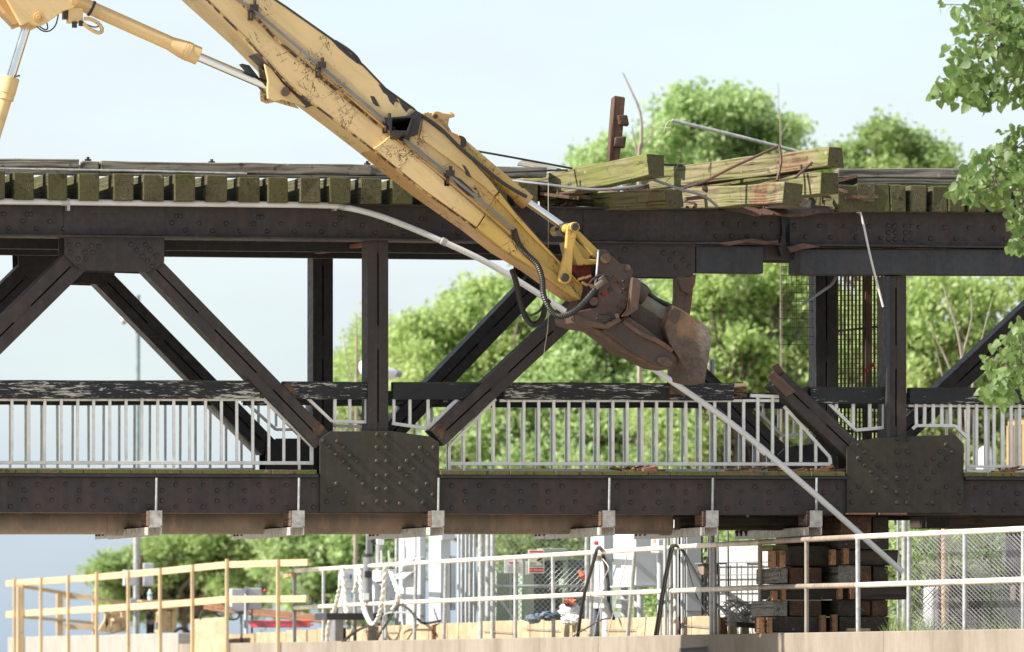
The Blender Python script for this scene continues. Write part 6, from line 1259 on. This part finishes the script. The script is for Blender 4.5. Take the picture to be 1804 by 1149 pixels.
tree('shrub', [(900, 950, 60, 30), (980, 955, 60, 30), (940, 990, 60, 40), (1030, 980, 40, 50), (1000, 930, 90, 20)], 150, LEAF_C, 'olive green hedge above the transformer cabinets', 950, 1.2, 0.13, cat='shrub', group='shrubs beyond the bridge')
tree('shrub', [(1140, 1060, 30, 30), (1150, 1085, 26, 20), (1290, 955, 50, 20), (1250, 950, 30, 20), (1460, 925, 30, 30), (1420, 950, 40, 20)], 135, LEAF_A, 'green bush glimpsed between the electrical cabinets and the tote', 1150, 1.0, 0.11, cat='shrub', group='shrubs beyond the bridge')
tree('shrub', [(1620, 930, 60, 30), (1700, 960, 60, 50), (1600, 990, 50, 40), (1760, 1000, 70, 50), (1620, 1060, 40, 40), (1720, 1070, 80, 40), (1810, 960, 60, 60), (1800, 1070, 60, 40)], 128, LEAF_C, 'tangled green bushes behind the chain-link mesh', 1690, 1.3, 0.10, cat='shrub', group='shrubs beyond the bridge')
tree('deciduous_tree', [(760, 740, 110, 110), (900, 700, 120, 120), (1050, 700, 120, 130), (900, 850, 140, 70), (1080, 850, 140, 70), (720, 850, 80, 70)], 196, LEAF_A, 'hazy green tree furthest back behind the middle railing', 900, 1.0, 0.24)
tree('deciduous_tree', [(1200, 720, 110, 130), (1330, 700, 110, 130), (1460, 700, 110, 140), (1600, 720, 110, 130), (1740, 740, 110, 130), (1260, 850, 140, 70), (1500, 850, 140, 70), (1700, 860, 120, 70)], 194, LEAF_A, 'hazy green tree furthest back behind the right panels', 1450, 1.0, 0.24)
# dead stems standing in front of the tall tree
def dead(px, pts_list, D, label, rs):
    t = thing('dead_tree', Vector((PD(px, 1100, D).x, PD(px, 1100, D).y, ZG)), label, 'tree', 'bare dead trees'); first = True
    for pts, r in zip(pts_list, rs):
        c = curve([PD(a, b, D) for a, b in pts], 4); MB().tube(c, [r*(1-0.8*i/(len(c)-1)) for i in range(len(c))], 6).build('trunk' if first else 'branch', DEADB, t, smooth=True); first = False
dead(1120, [[(1128, 1100), (1127, 600), (1126, 290), (1130, 250), (1128, 200), (1112, 160), (1097, 128)], [(1127, 290), (1116, 240), (1114, 220)], [(1129, 262), (1146, 238), (1150, 210)]], 150, 'bare dead stem rising beside the rotten post', (0.05, 0.022, 0.02))
dead(1374, [[(1376, 1100), (1376, 300), (1372, 200), (1371, 145)], [(1375, 240), (1390, 215), (1400, 200)]], 164, 'thin bare twig poking above the tall tree on its right', (0.02, 0.01))
dead(630, [[(626, 1100), (628, 700), (628, 560)], [(628, 690), (612, 640), (606, 590)], [(628, 670), (640, 620), (650, 580)]], 168, 'wispy bare stems in the sparse shrub by the post', (0.05, 0.02, 0.02))
dead(1690, [[(1700, 1100), (1704, 760), (1690, 600), (1660, 500)], [(1704, 760), (1720, 640), (1750, 520)], [(1700, 720), (1670, 640), (1630, 560)], [(1692, 640), (1712, 560), (1708, 510)], [(1660, 900), (1668, 720), (1648, 610)]], 141, 'bare brown stems fanning up among the willow leaves', (0.05, 0.03, 0.03, 0.025, 0.03))
# weeds on the bank
mb = MB(); vs_ = []; fs = []
for i in range(2600):
    px = random.choice([random.uniform(1270, 1345), random.uniform(1565, 1640), random.uniform(1565, 1900)]); q = PW(px, 1116, random.uniform(0.7, 3.0)); h = random.uniform(0.06, 0.34); a = random.uniform(0, 6.28); w_ = random.uniform(0.004, 0.009)
    tip = Vector((q.x+random.gauss(0, 0.09), q.y+random.gauss(0, 0.09), ZG+h)); n = len(vs_)
    vs_ += [(q.x-w_*math.cos(a), q.y-w_*math.sin(a), ZG-0.02), (q.x+w_*math.cos(a), q.y+w_*math.sin(a), ZG-0.02), tuple(tip)]; fs.append((n, n+1, n+2))
mb.add(vs_, fs); o = mb.build('bank_grass', LEAF_B); o['kind'] = 'stuff'; o['label'] = 'dry and green grass tufts along the bank behind the wall'; o['category'] = 'grass'
# --- cottonwood boughs hanging into the right of the frame, nearer than the bridge
t = thing('cottonwood_tree', Vector((PD(2350, 1100, 88).x, PD(2350, 1100, 88).y, -1.7)), 'leafy cottonwood boughs with heart-shaped leaves hanging in at the right edge', 'tree')
def leaf_mesh(k):
    w_ = [(0, 0), (0.30, -0.10), (0.52, 0.10), (0.47, 0.42), (0.26, 0.75), (0, 1.08)]; sg = random.uniform(0.05, 0.22); cu_ = random.uniform(-0.2, 0.25); v = []; f = []
    for x, y in w_: v.append((x, y, abs(x)*sg*1.6+cu_*y*y))
    for x, y in w_[1:-1]: v.append((-x, y, abs(x)*sg*1.6+cu_*y*y))
    f = [(0, 1, 2, 3), (0, 3, 4, 5), (0, 7, 6, ), (0, 8, 7), (0, 5, 9), (0, 9, 8)]
    me = bpy.data.meshes.new('leaf'); me.from_pydata(v, [], f); me.materials.append(LEAF_F); me.polygons.foreach_set('use_smooth', [True]*len(f)); return me
LM = [leaf_mesh(k) for k in range(7)]
DF = 88.0; lob = [(1745, 60, 75, 75, 150), (1700, 130, 45, 50, 70), (1780, 10, 60, 40, 80), (1730, 160, 45, 30, 60), (1658, 165, 14, 16, 10), (1790, 130, 40, 60, 70), (1800, 70, 40, 60, 60), (1750, 310, 55, 50, 110), (1700, 330, 24, 30, 34), (1790, 260, 30, 40, 60), (1800, 350, 30, 60, 60), (1800, 420, 16, 40, 30), (1798, 585, 20, 28, 24), (1775, 640, 38, 50, 70), (1800, 640, 30, 55, 50), (1740, 690, 14, 14, 10), (1765, 700, 20, 14, 14), (1664, 8, 8, 8, 3), (1800, 170, 14, 20, 12), (1870, 120, 70, 120, 60), (1870, 330, 60, 100, 50), (1860, 600, 60, 110, 50)]
mb = MB(); stem0 = PD(2010, 60, DF); tr = PD(2350, 1100, DF); tr = Vector((tr.x, tr.y, -1.8)); crotch = PD(2300, 250, DF)
limb(mb, tr, crotch, 0.28, 0.16, 0.02); trunk = mb.build('trunk', BARK, t, smooth=True); mb = MB(); leaves = []
lm_ = {}
for nm, (a, b) in {'up': (1960, 60), 'mid': (1960, 330), 'lo': (1960, 560)}.items(): c = limb(mb, crotch, PD(a, b, DF), 0.09, 0.04, 0.03); lm_[nm] = c[-1]
for px, py, rx, ry, n in lob:
    c = PD(px, py, DF+random.uniform(-0.4, 0.4)); s_ = DF/F; src = lm_['up'] if py < 210 else (lm_['mid'] if py < 480 else lm_['lo']); ax = limb(mb, src, c, 0.014, 0.004, 0.04)
    for k in range(int(n*1.35)):
        v = Vector((random.gauss(0, 0.55), random.gauss(0, 0.5), random.gauss(0, 0.55)))
        if v.length > 1.15: v = v.normalized()*random.uniform(0.8, 1.1)
        p_ = c+Vector((v.x*rx*s_, v.y*0.5, v.z*ry*s_)); leaves.append(p_)
        if k % 5 == 0: mb.tube([c.lerp(p_, 0.0), c.lerp(p_, 0.5)+Vector((0,0,random.uniform(-0.03, 0.05))), p_], [0.005, 0.004, 0.002], 5)
mb.build('branches', BARK, t, smooth=True)['kind'] = 'stuff'
random.shuffle(leaves); sv = []; sf = []
def infr(p_):
    d = p_-CAM; z = d.dot(FWD); x = CX+F*d.dot(RGT)/z; y = CY-F*d.dot(UPV)/z; return 1600 < x < 1804 and 0 < y < 760
leaves.sort(key=lambda p_: (not infr(p_), (p_-CAM).length))
for i, p_ in enumerate(leaves):
    s_ = random.uniform(0.06, 0.115)
    y = Vector((random.gauss(0, 0.55), random.gauss(0, 0.4), random.gauss(-0.75, 0.45))).normalized(); nrm = Vector((random.gauss(-0.35, 0.6), random.gauss(-0.8, 0.5), random.gauss(0.45, 0.5))); x = y.cross(nrm).normalized(); z = x.cross(y)
    m = Matrix(((x.x, y.x, z.x, p_.x), (x.y, y.y, z.y, p_.y), (x.z, y.z, z.z, p_.z), (0, 0, 0, 1))) @ Matrix.Scale(s_, 4)
    me = LM[i % 7]
    if i < 290: link('leaf', me, None, t, mw=m)
    else:
        n = len(sv); sv += [tuple(m @ q.co) for q in me.vertices]; sf += [tuple(a+n for a in pl.vertices) for pl in me.polygons]
me = bpy.data.meshes.new('foliage'); me.from_pydata(sv, [], sf); me.polygons.foreach_set('use_smooth', [True]*len(sf)); link('foliage', me, LEAF_F, t)['kind'] = 'stuff'
